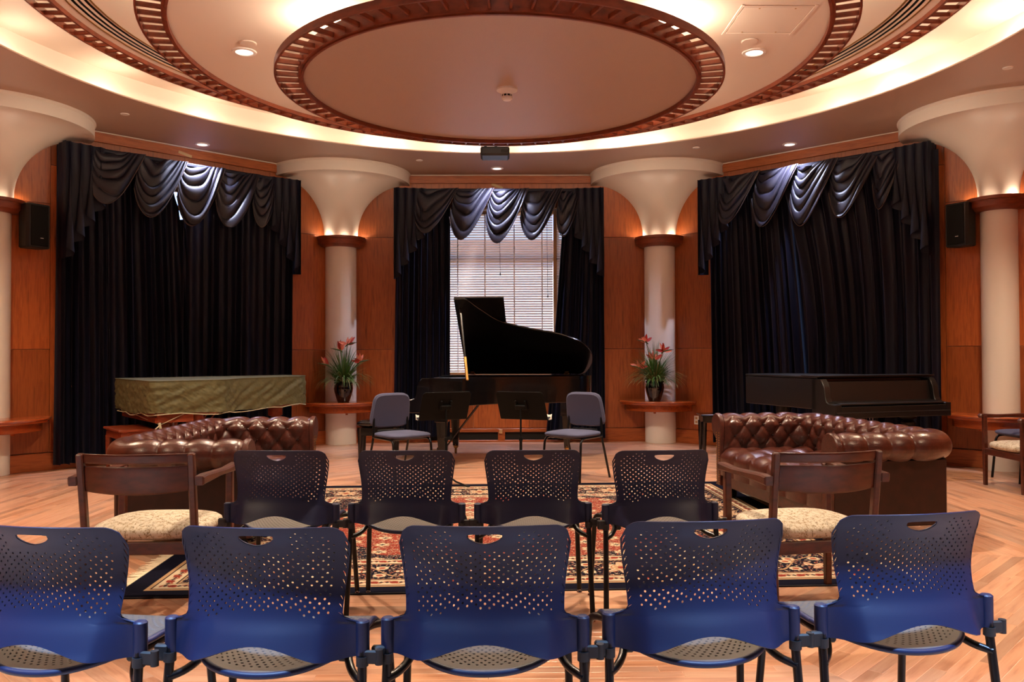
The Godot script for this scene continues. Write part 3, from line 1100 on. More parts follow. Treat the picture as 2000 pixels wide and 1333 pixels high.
func blind(called: String, label: String, xl: float, xr: float, y0: float, y1: float, z: float, tapes: Array, cord: Array) -> void:
	var t := thing(called, label, "blind", Vector3.ZERO)
	t.transform = bay_xf(0)
	var W := xr - xl
	var hr := MB.new()
	hr.bx(Vector3((xl + xr) * 0.5, y1 + 0.02, z), Vector3(W, 0.04, 0.05), 0.004)
	part(t, "headrail", hr, M.tan)
	var s := MB.new()
	s.grid(func(u, v): return Vector3((u - 0.5) * W, (v - 0.5) * 0.027, 0.006 * (1.0 - pow(2.0 * v - 1.0, 2.0)) + (v - 0.5) * 0.032), 1, 4)
	s.grid(func(u, v): return Vector3((u - 0.5) * W, (v - 0.5) * 0.027, 0.0045 * (1.0 - pow(2.0 * v - 1.0, 2.0)) + (v - 0.5) * 0.032 - 0.0012), 1, 4, false, true)
	var sm := s.mesh()
	var y := y0 + 0.03
	var r := RandomNumberGenerator.new()
	r.seed = 5
	while y < y1:
		var o := part(t, "slat", sm, M.slat)
		o.position = Vector3((xl + xr) * 0.5, y, z)
		o.rotation.x = r.randf_range(-0.05, 0.05)
		y += 0.0355
	var br := MB.new()
	br.bx(Vector3((xl + xr) * 0.5, y0, z), Vector3(W, 0.025, 0.04), 0.004)
	part(t, "bottom_rail", br, M.tan)
	for x in tapes:
		var tp := MB.new()
		tp.bx(Vector3(x, (y0 + y1) * 0.5, z + 0.02), Vector3(0.016, y1 - y0, 0.0015), 0.0)
		part(t, "ladder_cord", tp, M.paper)
	for c in cord:
		var cb := MB.new()
		cb.tube([Vector3(c[0], y1, z + 0.035), Vector3(c[0] + 0.01, c[1], z + 0.04)], 0.003, 5)
		cb.lathe([Vector2(0.003, 0.0), Vector2(0.009, -0.02), Vector2(0.01, -0.04), Vector2(0.001, -0.045)], 8, Vector3(c[0] + 0.01, c[1], z + 0.04))
		part(t, "pull_cord", cb, M.slot)

func make_drapes() -> void:
	var post := MB.new()
	post.bx(Vector3(0.775, 2.12, -0.08), Vector3(0.045, 2.4, 0.07), 0.004)
	solo("window_post", post, M.tan, "tan wooden post between the two blinds of the middle window", "post").transform = bay_xf(0)
	blind("venetian_blind", "wide venetian blind over the middle window, behind the raised piano lid", -1.12, 0.745, 0.98, 3.26, -0.07, [-0.62, -0.23, 0.19, 0.59], [[-0.02, 2.42], [0.66, 2.1]])
	blind("venetian_blind", "narrow venetian blind right of the wooden post in the middle window", 0.805, 1.16, 0.98, 3.26, -0.07, [0.93, 1.1], [])
	var flat := func(_u): return 3.5
	drape("curtain", 0, "left curtain of the middle window, hanging beside the blind and the keyboard end", Vector2(-1.47, -0.72), Vector2(-1.52, -0.73), flat, 0.09, 0.13, 9, 101)
	drape("curtain", 0, "right curtain of the middle window, pulled aside behind the raised piano lid", Vector2(0.92, 1.44), Vector2(0.62, 1.46), flat, 0.06, 0.13, 8, 102, 0.03)
	# left window: closed, the left half sags and lets in a chink of daylight
	var sag := func(u): return 3.5 - 0.6 * smoothstep(0.88, 0.98, u)
	drape("curtain", -1, "left half of the closed curtain behind the green-covered piano, below a chink of daylight", Vector2(-1.42, -0.03), Vector2(-1.44, 0.14), sag, 0.06, 0.12, 15, 103)
	drape("curtain", -1, "right half of the closed curtain behind the green-covered piano", Vector2(-0.05, 1.46), Vector2(-0.06, 1.42), flat, 0.06, 0.15, 14, 104)
	drape("curtain", 1, "left half of the closed curtain behind the closed black piano, in straight folds", Vector2(-1.46, -0.3), Vector2(-1.43, 0.02), flat, 0.06, 0.13, 15, 105)
	drape("curtain", 1, "right half of the closed curtain behind the closed black piano, slumping in loose folds", Vector2(-0.42, 1.44), Vector2(-0.08, 1.44), flat, 0.06, 0.18, 13, 106, 0.14)
	valance(0, -1.49, 1.44, "dark swagged valance over the middle window with the blind", 1)
	valance(-1, -1.40, 1.50, "dark swagged valance over the left window, a chink of daylight under it", 20)
	valance(1, -1.52, 1.38, "dark swagged valance over the right window above the closed black piano", 40)

# ------------------------------------------------------------------ things on the walls
func make_wall_things() -> void:
	for q in [[0, -0.05, 3.655, 0.45, "scrap of tan tape on the panelling above the middle valance"], [-1, 0.04, 3.72, -0.25, "scrap of tan tape on the board above the left valance"]]:
		var mb := MB.new()
		mb.box(Transform3D(Basis(Vector3.BACK, -0.35 if q[0] == 0 else -0.2), Vector3(q[1], q[2], 0.034 if q[0] else 0.003)), Vector3(0.17, 0.035, 0.004), 0.001)
		var o := solo("tape", mb, M.tape, q[4], "tape")
		o.transform = bay_xf(q[0])
	for s in [-1, 1]:
		var t := thing("loudspeaker", "black wall loudspeaker beside the %s window's valance" % ["left" if s < 0 else "right"], "loudspeaker")
		t.transform = bay_xf(s) * Transform3D(Basis(Vector3.UP, 0.35 * s * -1.0), Vector3(s * 1.66, 2.63, 0.17))
		var b := MB.new()
		var poly := PackedVector2Array([Vector2(-0.115, 0.09), Vector2(-0.135, 0.06), Vector2(-0.1, -0.1), Vector2(0.1, -0.1), Vector2(0.135, 0.06), Vector2(0.115, 0.09)])
		b.prism(poly, 0.47, Transform3D(Basis(Vector3.RIGHT, Vector3.BACK, Vector3.DOWN), Vector3(0, 0.235, 0)), 0.012)
		part(t, "cabinet", b, M.speaker)
		var g := MB.new()
		g.bx(Vector3(0, 0.0, 0.092), Vector3(0.2, 0.43, 0.012), 0.005)
		part(t, "grille", g, M.black)
		var l := MB.new()
		l.bx(Vector3(0.02, -0.13, 0.1), Vector3(0.036, 0.008, 0.004), 0.001)
		part(t, "badge", l, M.paper)
		var k := MB.new()
		k.bar(Vector3(0, -0.1, -0.09), Vector3(0, -0.1, -0.155), 0.05, 0.05)
		k.bx(Vector3(0, 0.0, -0.105), Vector3(0.05, 0.3, 0.02), 0.004)
		part(t, "wall_bracket", k, M.black)
	for q in [[-1, 1.74, 0.33, "white wall outlet beside the left inner column, just past the sofa's far arm"], [1, -1.74, 0.33, "white wall outlet right of the right inner column, by the black bench"]]:
		var t := thing("outlet", q[3], "outlet")
		t.transform = bay_xf(q[0]) * Transform3D(Basis(), Vector3(q[1], q[2], 0))
		var p := MB.new()
		p.bx(Vector3(0, 0, 0.003), Vector3(0.075, 0.12, 0.008), 0.002)
		part(t, "plate", p, M.paper)
		for y in [-0.026, 0.026]:
			var k := MB.new()
			k.bx(Vector3(0, y, 0.008), Vector3(0.034, 0.03, 0.003), 0.002)
			part(t, "socket", k, M.tan)
	var jb := MB.new()
	jb.bx(Vector3(0, 0.03, 0.0), Vector3(0.045, 0.06, 0.03), 0.003)
	jb.bx(Vector3(0, 0.035, 0.016), Vector3(0.02, 0.02, 0.004), 0.001)
	solo("outlet", jb, M.tan, "small tan outlet box on the skirting under the middle window", "outlet", Vector3(-0.01, 0.12, -11.71))

# ------------------------------------------------------------------ perforated sheets
# A sheet f(u, w) with staggered holes wherever mask(u, w) says so; block [u0, u1, j0, j1] is left out for a hand hole of that outline.
func perforated(f: Callable, nc: int, nr: int, hole: Vector2, mask: Callable, thick: float, block := [], outline := []) -> MB:
	var mb := MB.new()
	mb.given = true
	var nrm := func(u: float, w: float) -> Vector3:
		var e := 0.004
		var a: Vector3 = f.call(clampf(u + e, -1, 1), w) - f.call(clampf(u - e, -1, 1), w)
		var b: Vector3 = f.call(u, clampf(w + e, 0, 1)) - f.call(u, clampf(w - e, 0, 1))
		return a.cross(b).normalized()
	var put := func(u: float, w: float, ex := Vector3.ZERO) -> Array:
		var n: Vector3 = nrm.call(u, w)
		var p: Vector3 = f.call(u, w)
		if ex != Vector3.ZERO:
			return [mb.add(p + n * thick * 0.5, Vector2.ZERO, 0, (n + ex).normalized()), mb.add(p - n * thick * 0.5, Vector2.ZERO, 0, (ex - n).normalized())]
		return [mb.add(p + n * thick * 0.5, Vector2.ZERO, 0, n), mb.add(p - n * thick * 0.5, Vector2.ZERO, 0, -n)]
	var face := func(a: Array, b: Array, c: Array) -> void:
		mb.ix.append_array([a[0], c[0], b[0], a[1], b[1], c[1]])
	var du := 2.0 / nc
	for j in nr:
		var w0 := float(j) / nr
		var w1 := float(j + 1) / nr
		var wm := (w0 + w1) * 0.5
		var edges := [-1.0]
		var x := -1.0 + (du if j % 2 == 0 else du * 0.5)
		while x < 1.0 - 1e-4:
			edges.append(x)
			x += du
		edges.append(1.0)
		for i in edges.size() - 1:
			var a: float = edges[i]
			var b: float = edges[i + 1]
			if block.size() and j >= block[2] and j < block[3]:
				if a >= block[0] - 1e-4 and b <= block[1] + 1e-4:
					continue
				if a < block[0] and b > block[0]:
					b = block[0]
				if b > block[1] and a < block[1]:
					a = block[1]
			var m := (a + b) * 0.5
			var full := b - a > du * 0.9
			var ring := [[a, w0], [m, w0], [b, w0], [b, wm], [b, w1], [m, w1], [a, w1], [a, wm]]
			var op := []
			for q in ring:
				op.append(put.call(q[0], q[1]))
			if full and mask.call(m, wm):
				var hp := []
				var c: Vector3 = f.call(m, wm)
				var ux: Vector3 = f.call(b, wm) - f.call(a, wm)
				var wy: Vector3 = f.call(m, w1) - f.call(m, w0)
				for k in 8:
					var dir := Vector2(ring[k][0] - m, ring[k][1] - wm)
					dir = Vector2(dir.x / (du * 0.5), dir.y / (0.5 / nr)).normalized()
					var uu: float = m + dir.x * hole.x / ux.length() * (b - a)
					var ww: float = wm + dir.y * hole.y / wy.length() / nr
					hp.append(put.call(uu, ww))
				for k in 8:
					var k2 := (k + 1) % 8
					face.call(op[k], op[k2], hp[k2])
					face.call(op[k], hp[k2], hp[k])
					mb.ix.append_array([hp[k][0], hp[k2][1], hp[k2][0], hp[k][0], hp[k][1], hp[k2][1]])
			else:
				var cp: Array = put.call(m, wm)
				for k in 8:
					face.call(op[k], op[(k + 1) % 8], cp)
	if block.size():
		var per := []
		var u0: float = block[0]
		var u1: float = block[1]
		var n := int(round((u1 - u0) / (du * 0.5)))
		for i in n:
			per.append([u0 + i * du * 0.5, float(block[2]) / nr])
		for j in range(block[2], block[3]):
			per.append([u1, float(j) / nr])
		for i in n:
			per.append([u1 - i * du * 0.5, float(block[3]) / nr])
		for j in range(block[3], block[2], -1):
			per.append([u0, float(j) / nr])
		var cen := Vector2((u0 + u1) * 0.5, (block[2] + block[3]) * 0.5 / nr)
		var op := []
		var hp := []
		for q in per:
			op.append(put.call(q[0], q[1]))
			# where the ray from the middle meets the outline
			var d := Vector2(q[0] - cen.x, q[1] - cen.y)
			var best := 1.0
			for k in outline.size():
				var hit = Geometry2D.segment_intersects_segment(cen, cen + d, outline[k], outline[(k + 1) % outline.size()])
				if hit != null:
					best = minf(best, (hit - cen).length() / d.length())
			hp.append(put.call(cen.x + d.x * best, cen.y + d.y * best))
		for k in per.size():
			var k2 := (k + 1) % per.size()
			face.call(op[k], op[k2], hp[k2])
			face.call(op[k], hp[k2], hp[k])
			mb.ix.append_array([hp[k][0], hp[k2][1], hp[k2][0], hp[k][0], hp[k][1], hp[k2][1]])
	# the rim
	var loop := []
	for i in nc * 2:
		loop.append([-1.0 + i * du * 0.5, 0.0])
	for j in nr:
		loop.append([1.0, float(j) / nr])
	for i in nc * 2:
		loop.append([1.0 - i * du * 0.5, 1.0])
	for j in nr:
		loop.append([-1.0, 1.0 - float(j) / nr])
	var mid: Vector3 = f.call(0.0, 0.5)
	var lp := []
	for q in loop:
		lp.append(put.call(q[0], q[1], (f.call(q[0], q[1]) - mid).normalized()))
	for k in lp.size():
		var a: Array = lp[k]
		var b: Array = lp[(k + 1) % lp.size()]
		mb.ix.append_array([a[0], b[0], b[1], a[0], b[1], a[1]])
	return mb

func back_half(y: float) -> float:
	if y < 0.541:
		return 0.262
	if y < 0.567:
		var t := (y - 0.541) / 0.026
		return 0.211 + 0.051 * (1.0 - sqrt(maxf(0.0, 1.0 - (1.0 - t) * (1.0 - t))))
	return 0.211 + 0.021 * smoothstep(0.567, 0.79, y)

func back_depth(y: float) -> float:
	var k := [[0.44, 0.318], [0.48, 0.298], [0.52, 0.278], [0.56, 0.256], [0.60, 0.244], [0.64, 0.239], [0.69, 0.243], [0.74, 0.256], [0.81, 0.288]]
	for i in k.size() - 1:
		if y <= k[i + 1][0]:
			return cubic_interpolate(k[i][1], k[i + 1][1], k[maxi(i - 1, 0)][1], k[mini(i + 2, k.size() - 1)][1], clampf((y - k[i][0]) / (k[i + 1][0] - k[i][0]), 0, 1))
	return 0.288

func back_point(u: float, w: float) -> Vector3:
	var yb := 0.451 + 0.048 * (0.5 + 0.5 * cos(PI * minf(1.0, absf(u) / 0.82)))
	var t := maxf(0.0, (absf(u) - 0.8) / 0.2)
	var yt := 0.803 - 0.006 * u * u - 0.052 * (1.0 - sqrt(maxf(0.0, 1.0 - t * t)))
	var y := lerpf(yb, yt, w)
	var x := u * back_half(y)
	var z := back_depth(y) - 0.058 * (x / 0.232) * (x / 0.232)
	# the ears wrap round the sleeves
	z = lerpf(z, 0.2, smoothstep(0.6, 0.98, absf(x) / 0.262) * smoothstep(0.575, 0.535, y))
	return Vector3(x, y, z)

func seat_point(u: float, w: float) -> Vector3:
	var zr := 0.06 + 0.225 * pow(maxf(0.0, 1.0 - pow(absf(u), 2.4)), 0.5)
	var zf := -0.215 + 0.05 * pow(absf(u), 4.0)
	var z := lerpf(zf, zr, w)
	var y := 0.456 - 0.026 * (1.0 - u * u) * smoothstep(-0.2, 0.1, z) - 0.045 * pow(smoothstep(-0.08, -0.22, z), 1.5)
	return Vector3(u * 0.214, y, z)

func make_task_chair() -> Node3D:
	var t := thing("stacking_chair", "", "chair", Vector3.ZERO, 0.0, "blue perforated stacking chairs")
	var nc := 18
	var nr := 31
	var outline := []
	for k in 13:
		var a := PI + PI * k / 12.0
		outline.append(Vector2(cos(a) * 0.208, 0.922 + sin(a) * 0.09 * (1.0 - 0.15 * absf(cos(a)))))
	outline.append(Vector2(0.19, 0.932))
	outline.append(Vector2(-0.19, 0.932))
	var back := perforated(back_point, nc, nr, Vector2(0.0034, 0.0033), func(u, w):
		var p := back_point(u, w)
		var low: float = 0.579 - 0.02 * smoothstep(0.4, 0.62, absf(u))
		return p.y > low and p.y < 0.786 - 0.02 * smoothstep(0.6, 0.9, absf(u)) and absf(u) < 0.87 and not (absf(p.x) < 0.085 and p.y > 0.742 - 0.09 * absf(p.x)), 0.005,
		[-2 * 2.0 / nc, 2 * 2.0 / nc, 24, 30], outline)
	part(t, "backrest", back, M.bluechair)
	for s in [-1.0, 1.0]:
		var slv := MB.new()
		slv.lathe([Vector2(0.001, 0.545), Vector2(0.014, 0.544), Vector2(0.0185, 0.54), Vector2(0.0185, 0.452), Vector2(0.016, 0.45), Vector2(0.001, 0.45)], 14, Vector3(s * 0.262, 0, 0.195))
		part(t, "sleeve", slv, M.bluechair)
	var seat := perforated(seat_point, 20, 32, Vector2(0.0046, 0.0042), func(u, w): return absf(u) < 0.9 and w > 0.08 and w < 0.93, 0.005)
	part(t, "seat", seat, M.greyseat, "taupe perforated seat")
	var rim := MB.new()
	var loop := []
	for i in 29:
		loop.append(seat_point(-1.0 + i / 14.0, 1.0) + Vector3(0, -0.006, 0.0))
	for i in range(1, 8):
		loop.append(seat_point(1.0, 1.0 - i / 8.0) + Vector3(0, -0.006, 0))
	for i in 15:
		loop.append(seat_point(1.0 - i / 7.0, 0.0) + Vector3(0, -0.006, 0))
	for i in range(1, 9):
		loop.append(seat_point(-1.0, i / 8.0) + Vector3(0, -0.006, 0))
	rim.tube(loop, 0.0095, 8, false)
	part(t, "seat_rim", rim, M.bluechair, "blue rim")
	for s in [-1.0, 1.0]:
		var r := MB.new()
		r.tube(bend([Vector3(s * 0.262, 0.535, 0.195), Vector3(s * 0.263, 0.44, 0.203), Vector3(s * 0.274, 0.018, 0.262)], 0.15), 0.0125, 10)
		part(t, "leg", r, M.tube)
		var f := MB.new()
		f.tube(bend([Vector3(s * 0.2, 0.425, 0.0), Vector3(s * 0.2, 0.43, -0.1), Vector3(s * 0.246, 0.425, -0.165), Vector3(s * 0.264, 0.018, -0.21)], 0.07, 8), 0.0125, 10)
		part(t, "leg", f, M.tube)
		var c := MB.new()
		c.tube(bend([Vector3(s * 0.2, 0.425, 0.0), Vector3(s * 0.2, 0.422, 0.12), Vector3(s * 0.225, 0.395, 0.17), Vector3(s * 0.266, 0.385, 0.217)], 0.05, 6), 0.0115, 10)
		part(t, "side_rail", c, M.tube)
		var k := MB.new()
		k.bx(Vector3(s * 0.188, 0.42, 0.11), Vector3(0.03, 0.028, 0.04), 0.006)
		part(t, "seat_clip", k, M.rubber)
		var g := MB.new()
		if s > 0:
			g.box(Transform3D(Basis(), Vector3(0.288, 0.45, 0.205)), Vector3(0.04, 0.036, 0.012), 0.004)
			g.tube([Vector3(0.308, 0.47, 0.202), Vector3(0.308, 0.43, 0.202)], 0.011, 10)
		else:
			g.box(Transform3D(Basis(), Vector3(-0.284, 0.45, 0.205)), Vector3(0.04, 0.044, 0.02), 0.005)
		g.lathe([Vector2(0.0135, 0.425), Vector2(0.017, 0.427), Vector2(0.017, 0.452), Vector2(0.0135, 0.452)], 12, Vector3(s * 0.2635, 0, 0.204))
		part(t, "ganging_bracket", g, M.rubber)
		for z in [0.262, -0.21]:
			var gl := MB.new()
			var x: float = s * (0.274 if z > 0 else 0.264)
			gl.lathe([Vector2(0.006, 0.022), Vector2(0.007, 0.012), Vector2(0.013, 0.009), Vector2(0.0145, 0.004), Vector2(0.013, 0.0), Vector2(0.001, 0.0)], 14, Vector3(x, 0, z))
			part(t, "glide", gl, M.chrome)
	return t

# where the middle of the back's top edge stands, and the turn
func make_stacking_chairs() -> void:
	var c := make_task_chair()
	var spots := [
		[-1.235, 2.17, -10.0, "blue perforated chair at the left end of the front row, cut off by the frame"],
		[-0.64, 2.14, -5.0, "blue perforated chair in the front row in front of the left wooden armchair's right arm"],
		[-0.045, 2.14, 0.0, "blue perforated chair in the middle of the front row"],
		[0.56, 2.19, 5.0, "blue perforated chair in the front row, just left of the one at its right end"],
		[1.17, 2.27, 9.0, "blue perforated chair at the right end of the front row, turned most to the left"],
		[-1.055, 3.86, -4.0, "dark blue perforated chair of the second row nearest the left wooden armchair"],
		[-0.455, 3.84, -2.0, "dark blue perforated chair of the second row, second from the left armchair"],
		[0.15, 3.83, 1.0, "dark blue perforated chair of the second row, second from the right armchair"],
		[0.755, 3.80, 4.0, "dark blue perforated chair of the second row nearest the right wooden armchair"]]
	for i in spots.size():
		var s: Array = spots[i]
		var turn := deg_to_rad(s[2])
		var at := Vector3(s[0], 0, -s[1]) - Basis(Vector3.UP, turn) * Vector3(0, 0, 0.285)
		if i == 0:
			c.position = at
			c.rotation.y = turn
			c.set_meta("label", s[3])
		else:
			dup(c, at, turn, s[3])

# ------------------------------------------------------------------ wooden armchairs
func cushion(mb: MB, c: Vector3, h: Vector3, n := 3.2, nu := 32, nv := 16) -> void:
	mb.grid(func(u, w):
		var a: float = u * TAU
		var b: float = (w - 0.5) * PI
		var ca := cos(a)
		var sa := sin(a)
		var cb := pow(absf(cos(b)), 2.0 / 2.6)
		var sb := signf(sin(b)) * pow(absf(sin(b)), 2.0 / 2.6)
		var k := pow(pow(absf(ca), n) + pow(absf(sa), n), -1.0 / n)
		return c + Vector3(sa * k * cb * h.x, sb * h.y, ca * k * cb * h.z), nu, nv, true)

func vine_texture() -> ImageTexture:
	var im := Image.create(256, 256, false, Image.FORMAT_RGB8)
	im.fill(rgb(190, 179, 160))
	var r := RandomNumberGenerator.new()
	r.seed = 9
	for k in 210:
		var p := Vector2(r.randf() * 256, r.randf() * 256)
		var a := r.randf() * TAU
		var tone := rgb(122, 94, 54) if k % 3 else rgb(96, 82, 60)
		for s in 16:
			a += r.randf_range(-0.4, 0.4)
			p += Vector2(cos(a), sin(a)) * 1.3
			im.fill_rect(Rect2i(posmod(int(p.x), 255), posmod(int(p.y), 255), 2, 2), tone)
			if s % 7 == 3:
				for q in 7:
					var l := p + Vector2(cos(a + 1.2), sin(a + 1.2)) * q
					im.fill_rect(Rect2i(posmod(int(l.x), 254), posmod(int(l.y), 254), 3 - int(q / 3), 2), tone)
	return ImageTexture.create_from_image(im)

func make_armchair() -> Node3D:
	M.vine = plain(Color.WHITE, 0.85)
	M.vine.albedo_texture = vine_texture()
	M.vine.uv1_triplanar = true
	M.vine.uv1_scale = Vector3(4.2, 4.2, 4.2)
	var t := thing("wooden_armchair", "", "armchair", Vector3.ZERO, 0.0, "wooden armchairs with patterned seats")
	for s in [-1.0, 1.0]:
		var p := MB.new()
		p.bar(Vector3(s * 0.262, 0.0, 0.235), Vector3(s * 0.262, 0.40, 0.21), 0.034, 0.036, 0.005, Vector3.FORWARD)
		p.bar(Vector3(s * 0.262, 0.39, 0.21), Vector3(s * 0.264, 0.782, 0.262), 0.034, 0.034, 0.006, Vector3.FORWARD)
		part(t, "leg", p, M.mahogany)
		var f := MB.new()
		var prof := PackedVector2Array([Vector2(-0.018, 0.0), Vector2(0.012, 0.0), Vector2(0.02, 0.34), Vector2(0.018, 0.655), Vector2(-0.018, 0.655), Vector2(-0.022, 0.34)])
		f.prism(prof, 0.036, Transform3D(Basis(Vector3(0, 0, -1), Vector3.UP, Vector3(1, 0, 0)), Vector3(s * 0.285 - 0.018, 0, -0.235)), 0.005)
		part(t, "leg", f, M.mahogany)
		var a := MB.new()
		var arm := PackedVector2Array([Vector2(-0.27, 0.63), Vector2(0.0, 0.637), Vector2(0.262, 0.628), Vector2(0.266, 0.672), Vector2(0.2, 0.676), Vector2(-0.1, 0.664), Vector2(-0.265, 0.672), Vector2(-0.285, 0.655)])
		a.prism(arm, 0.05, Transform3D(Basis(Vector3(0, 0, 1), Vector3.UP, Vector3(-1, 0, 0)), Vector3(s * 0.30 + 0.025, 0, 0)), 0.008)
		part(t, "arm", a, M.mahogany)
	for q in [[0.735, 0.782, 0.018], [0.60, 0.722, 0.016]]:
		var r := MB.new()
		r.grid(func(u, w):
			var x: float = (u - 0.5) * 0.5
			var a: float = w * TAU
			var yy: float = lerpf(q[0], q[1], 0.5 + 0.5 * clampf(sin(a) * 1.3, -1, 1))
			if q[0] < 0.65 and sin(a) < 0.0:
				yy -= 0.014 * (1.0 - 4.0 * (u - 0.5) * (u - 0.5)) * -sin(a)
			return Vector3(x, yy, 0.235 + (yy - 0.6) * 0.13 + 0.055 * (1.0 - 4.0 * (u - 0.5) * (u - 0.5)) + q[2] * 0.5 * clampf(cos(a) * 1.5, -1, 1)), 20, 16)
		part(t, "back_rail", r, M.mahogany)
	for q in [[Vector3(0, 0.32, -0.235), Vector3(0.54, 0.06, 0.026)], [Vector3(0, 0.32, 0.212), Vector3(0.5, 0.06, 0.026)], [Vector3(-0.272, 0.32, -0.01), Vector3(0.026, 0.06, 0.43)], [Vector3(0.272, 0.32, -0.01), Vector3(0.026, 0.06, 0.43)]]:
		var r := MB.new()
		r.bx(q[0], q[1], 0.004)
		part(t, "seat_rail", r, M.mahogany)
	var c := MB.new()
	cushion(c, Vector3(0, 0.388, -0.02), Vector3(0.285, 0.05, 0.25), 3.4)
	part(t, "seat_cushion", c, M.vine, "cream seat with a small brown vine pattern")
	return t

func make_armchairs() -> void:
	var a := make_armchair()
	var spots := [
		[-1.745, -4.22, 0.0, "dark wooden armchair with patterned seat, back to the camera, before the left sofa"],
		[1.51, -4.16, 9.0, "dark wooden armchair with patterned seat, back to the camera, before the right sofa"],
		[4.80, -7.45, 90.0, "wooden armchair at the right edge, facing left beside the half-round console"],
		[4.86, -6.80, 90.0, "wooden armchair cut off by the right frame edge, nearest the camera there"]]
	for i in spots.size():
		var s: Array = spots[i]
		if i == 0:
			a.position = Vector3(s[0], 0, s[1])
			a.rotation.y = deg_to_rad(s[2])
			a.set_meta("label", s[3])
		else:
			dup(a, Vector3(s[0], 0, s[1]), deg_to_rad(s[2]), s[3])

# ------------------------------------------------------------------ musicians' chairs and stands
func make_music_chair() -> Node3D:
	var t := thing("music_chair", "", "chair", Vector3.ZERO, 0.0, "slate upholstered musicians' chairs")
	var b := MB.new()
	var out := PackedVector2Array()
	for k in 40:
		var a := TAU * k / 40.0
		var n := 5.0
		var q := pow(pow(absf(cos(a)), n) + pow(absf(sin(a)), n), -1.0 / n)
		out.append(Vector2(sin(a) * q * (0.218 - 0.016 * cos(a)), cos(a) * q * 0.175))
	b.prism(out, 0.05, Transform3D(Basis(Vector3.RIGHT, -0.2), Vector3(0, 0.685, 0.185)), 0.016)
	part(t, "backrest", b, M.slate)
	var s := MB.new()
	cushion(s, Vector3(0, 0.46, -0.02), Vector3(0.235, 0.034, 0.235), 4.5)
	part(t, "seat", s, M.slate)
	for x in [-1.0, 1.0]:
		var r := MB.new()
		r.tube(bend([Vector3(x * 0.19, 0.62, 0.21), Vector3(x * 0.2, 0.47, 0.2), Vector3(x * 0.205, 0.40, 0.2), Vector3(x * 0.215, 0.0, 0.33)], 0.06), 0.012, 8)
		part(t, "leg", r, M.tube)
		var f := MB.new()
		f.tube(bend([Vector3(x * 0.205, 0.43, 0.2), Vector3(x * 0.21, 0.425, -0.2), Vector3(x * 0.22, 0.0, -0.24)], 0.06), 0.012, 8)
		part(t, "leg", f, M.tube)
	var c := MB.new()
	c.tube([Vector3(-0.205, 0.425, 0.1), Vector3(0.205, 0.425, 0.1)], 0.01, 8)
	c.tube([Vector3(-0.21, 0.425, -0.12), Vector3(0.21, 0.425, -0.12)], 0.01, 8)
	c.bx(Vector3(0, 0.48, 0.205), Vector3(0.3, 0.03, 0.012), 0.003)
	part(t, "cross_bar", c, M.tube)
	return t

func make_music_stand() -> Node3D:
	var t := thing("music_stand", "", "music stand", Vector3.ZERO, 0.0, "black music stands")
	var tilt := Transform3D(Basis(Vector3.RIGHT, 0.42), Vector3(0, 0.75, 0.0))
	var d := MB.new()
	var out := PackedVector2Array([Vector2(-0.25, -0.14), Vector2(0.25, -0.14), Vector2(0.25, 0.13), Vector2(0.225, 0.155), Vector2(-0.225, 0.155), Vector2(-0.25, 0.13)])
	d.prism(out, 0.006, tilt, 0.002)
	part(t, "desk", d, M.black)
	var l := MB.new()
	l.box(tilt * Transform3D(Basis(), Vector3(0, -0.142, -0.03)), Vector3(0.5, 0.006, 0.065), 0.002)
	part(t, "ledge", l, M.black)
	var r := MB.new()
	r.box(tilt * Transform3D(Basis(), Vector3(0, 0.0, 0.02)), Vector3(0.11, 0.05, 0.035), 0.006)
	r.box(tilt * Transform3D(Basis(), Vector3(-0.05, 0.02, 0.012)), Vector3(0.025, 0.1, 0.02), 0.006)
	r.box(tilt * Transform3D(Basis(), Vector3(0.05, 0.02, 0.012)), Vector3(0.025, 0.1, 0.02), 0.006)
	part(t, "bracket", r, M.black)
	var p := MB.new()
	p.tube([Vector3(0, 0.76, 0.025), Vector3(0, 0.42, 0.025)], 0.009, 10)
	p.tube([Vector3(0, 0.44, 0.025), Vector3(0, 0.08, 0.025)], 0.014, 12)
	p.lathe([Vector2(0.014, 0.46), Vector2(0.02, 0.455), Vector2(0.02, 0.425), Vector2(0.014, 0.42)], 12, Vector3(0, 0, 0.025))
	part(t, "pole", p, M.black)
	for k in 3:
		var a := TAU * k / 3.0 + 0.5
		var b := MB.new()
		b.tube([Vector3(0, 0.1, 0.025), Vector3(sin(a) * 0.12, 0.045, 0.025 + cos(a) * 0.12), Vector3(sin(a) * 0.28, 0.008, 0.025 + cos(a) * 0.28)], 0.009, 8)
		part(t, "leg", b, M.black)
	return t

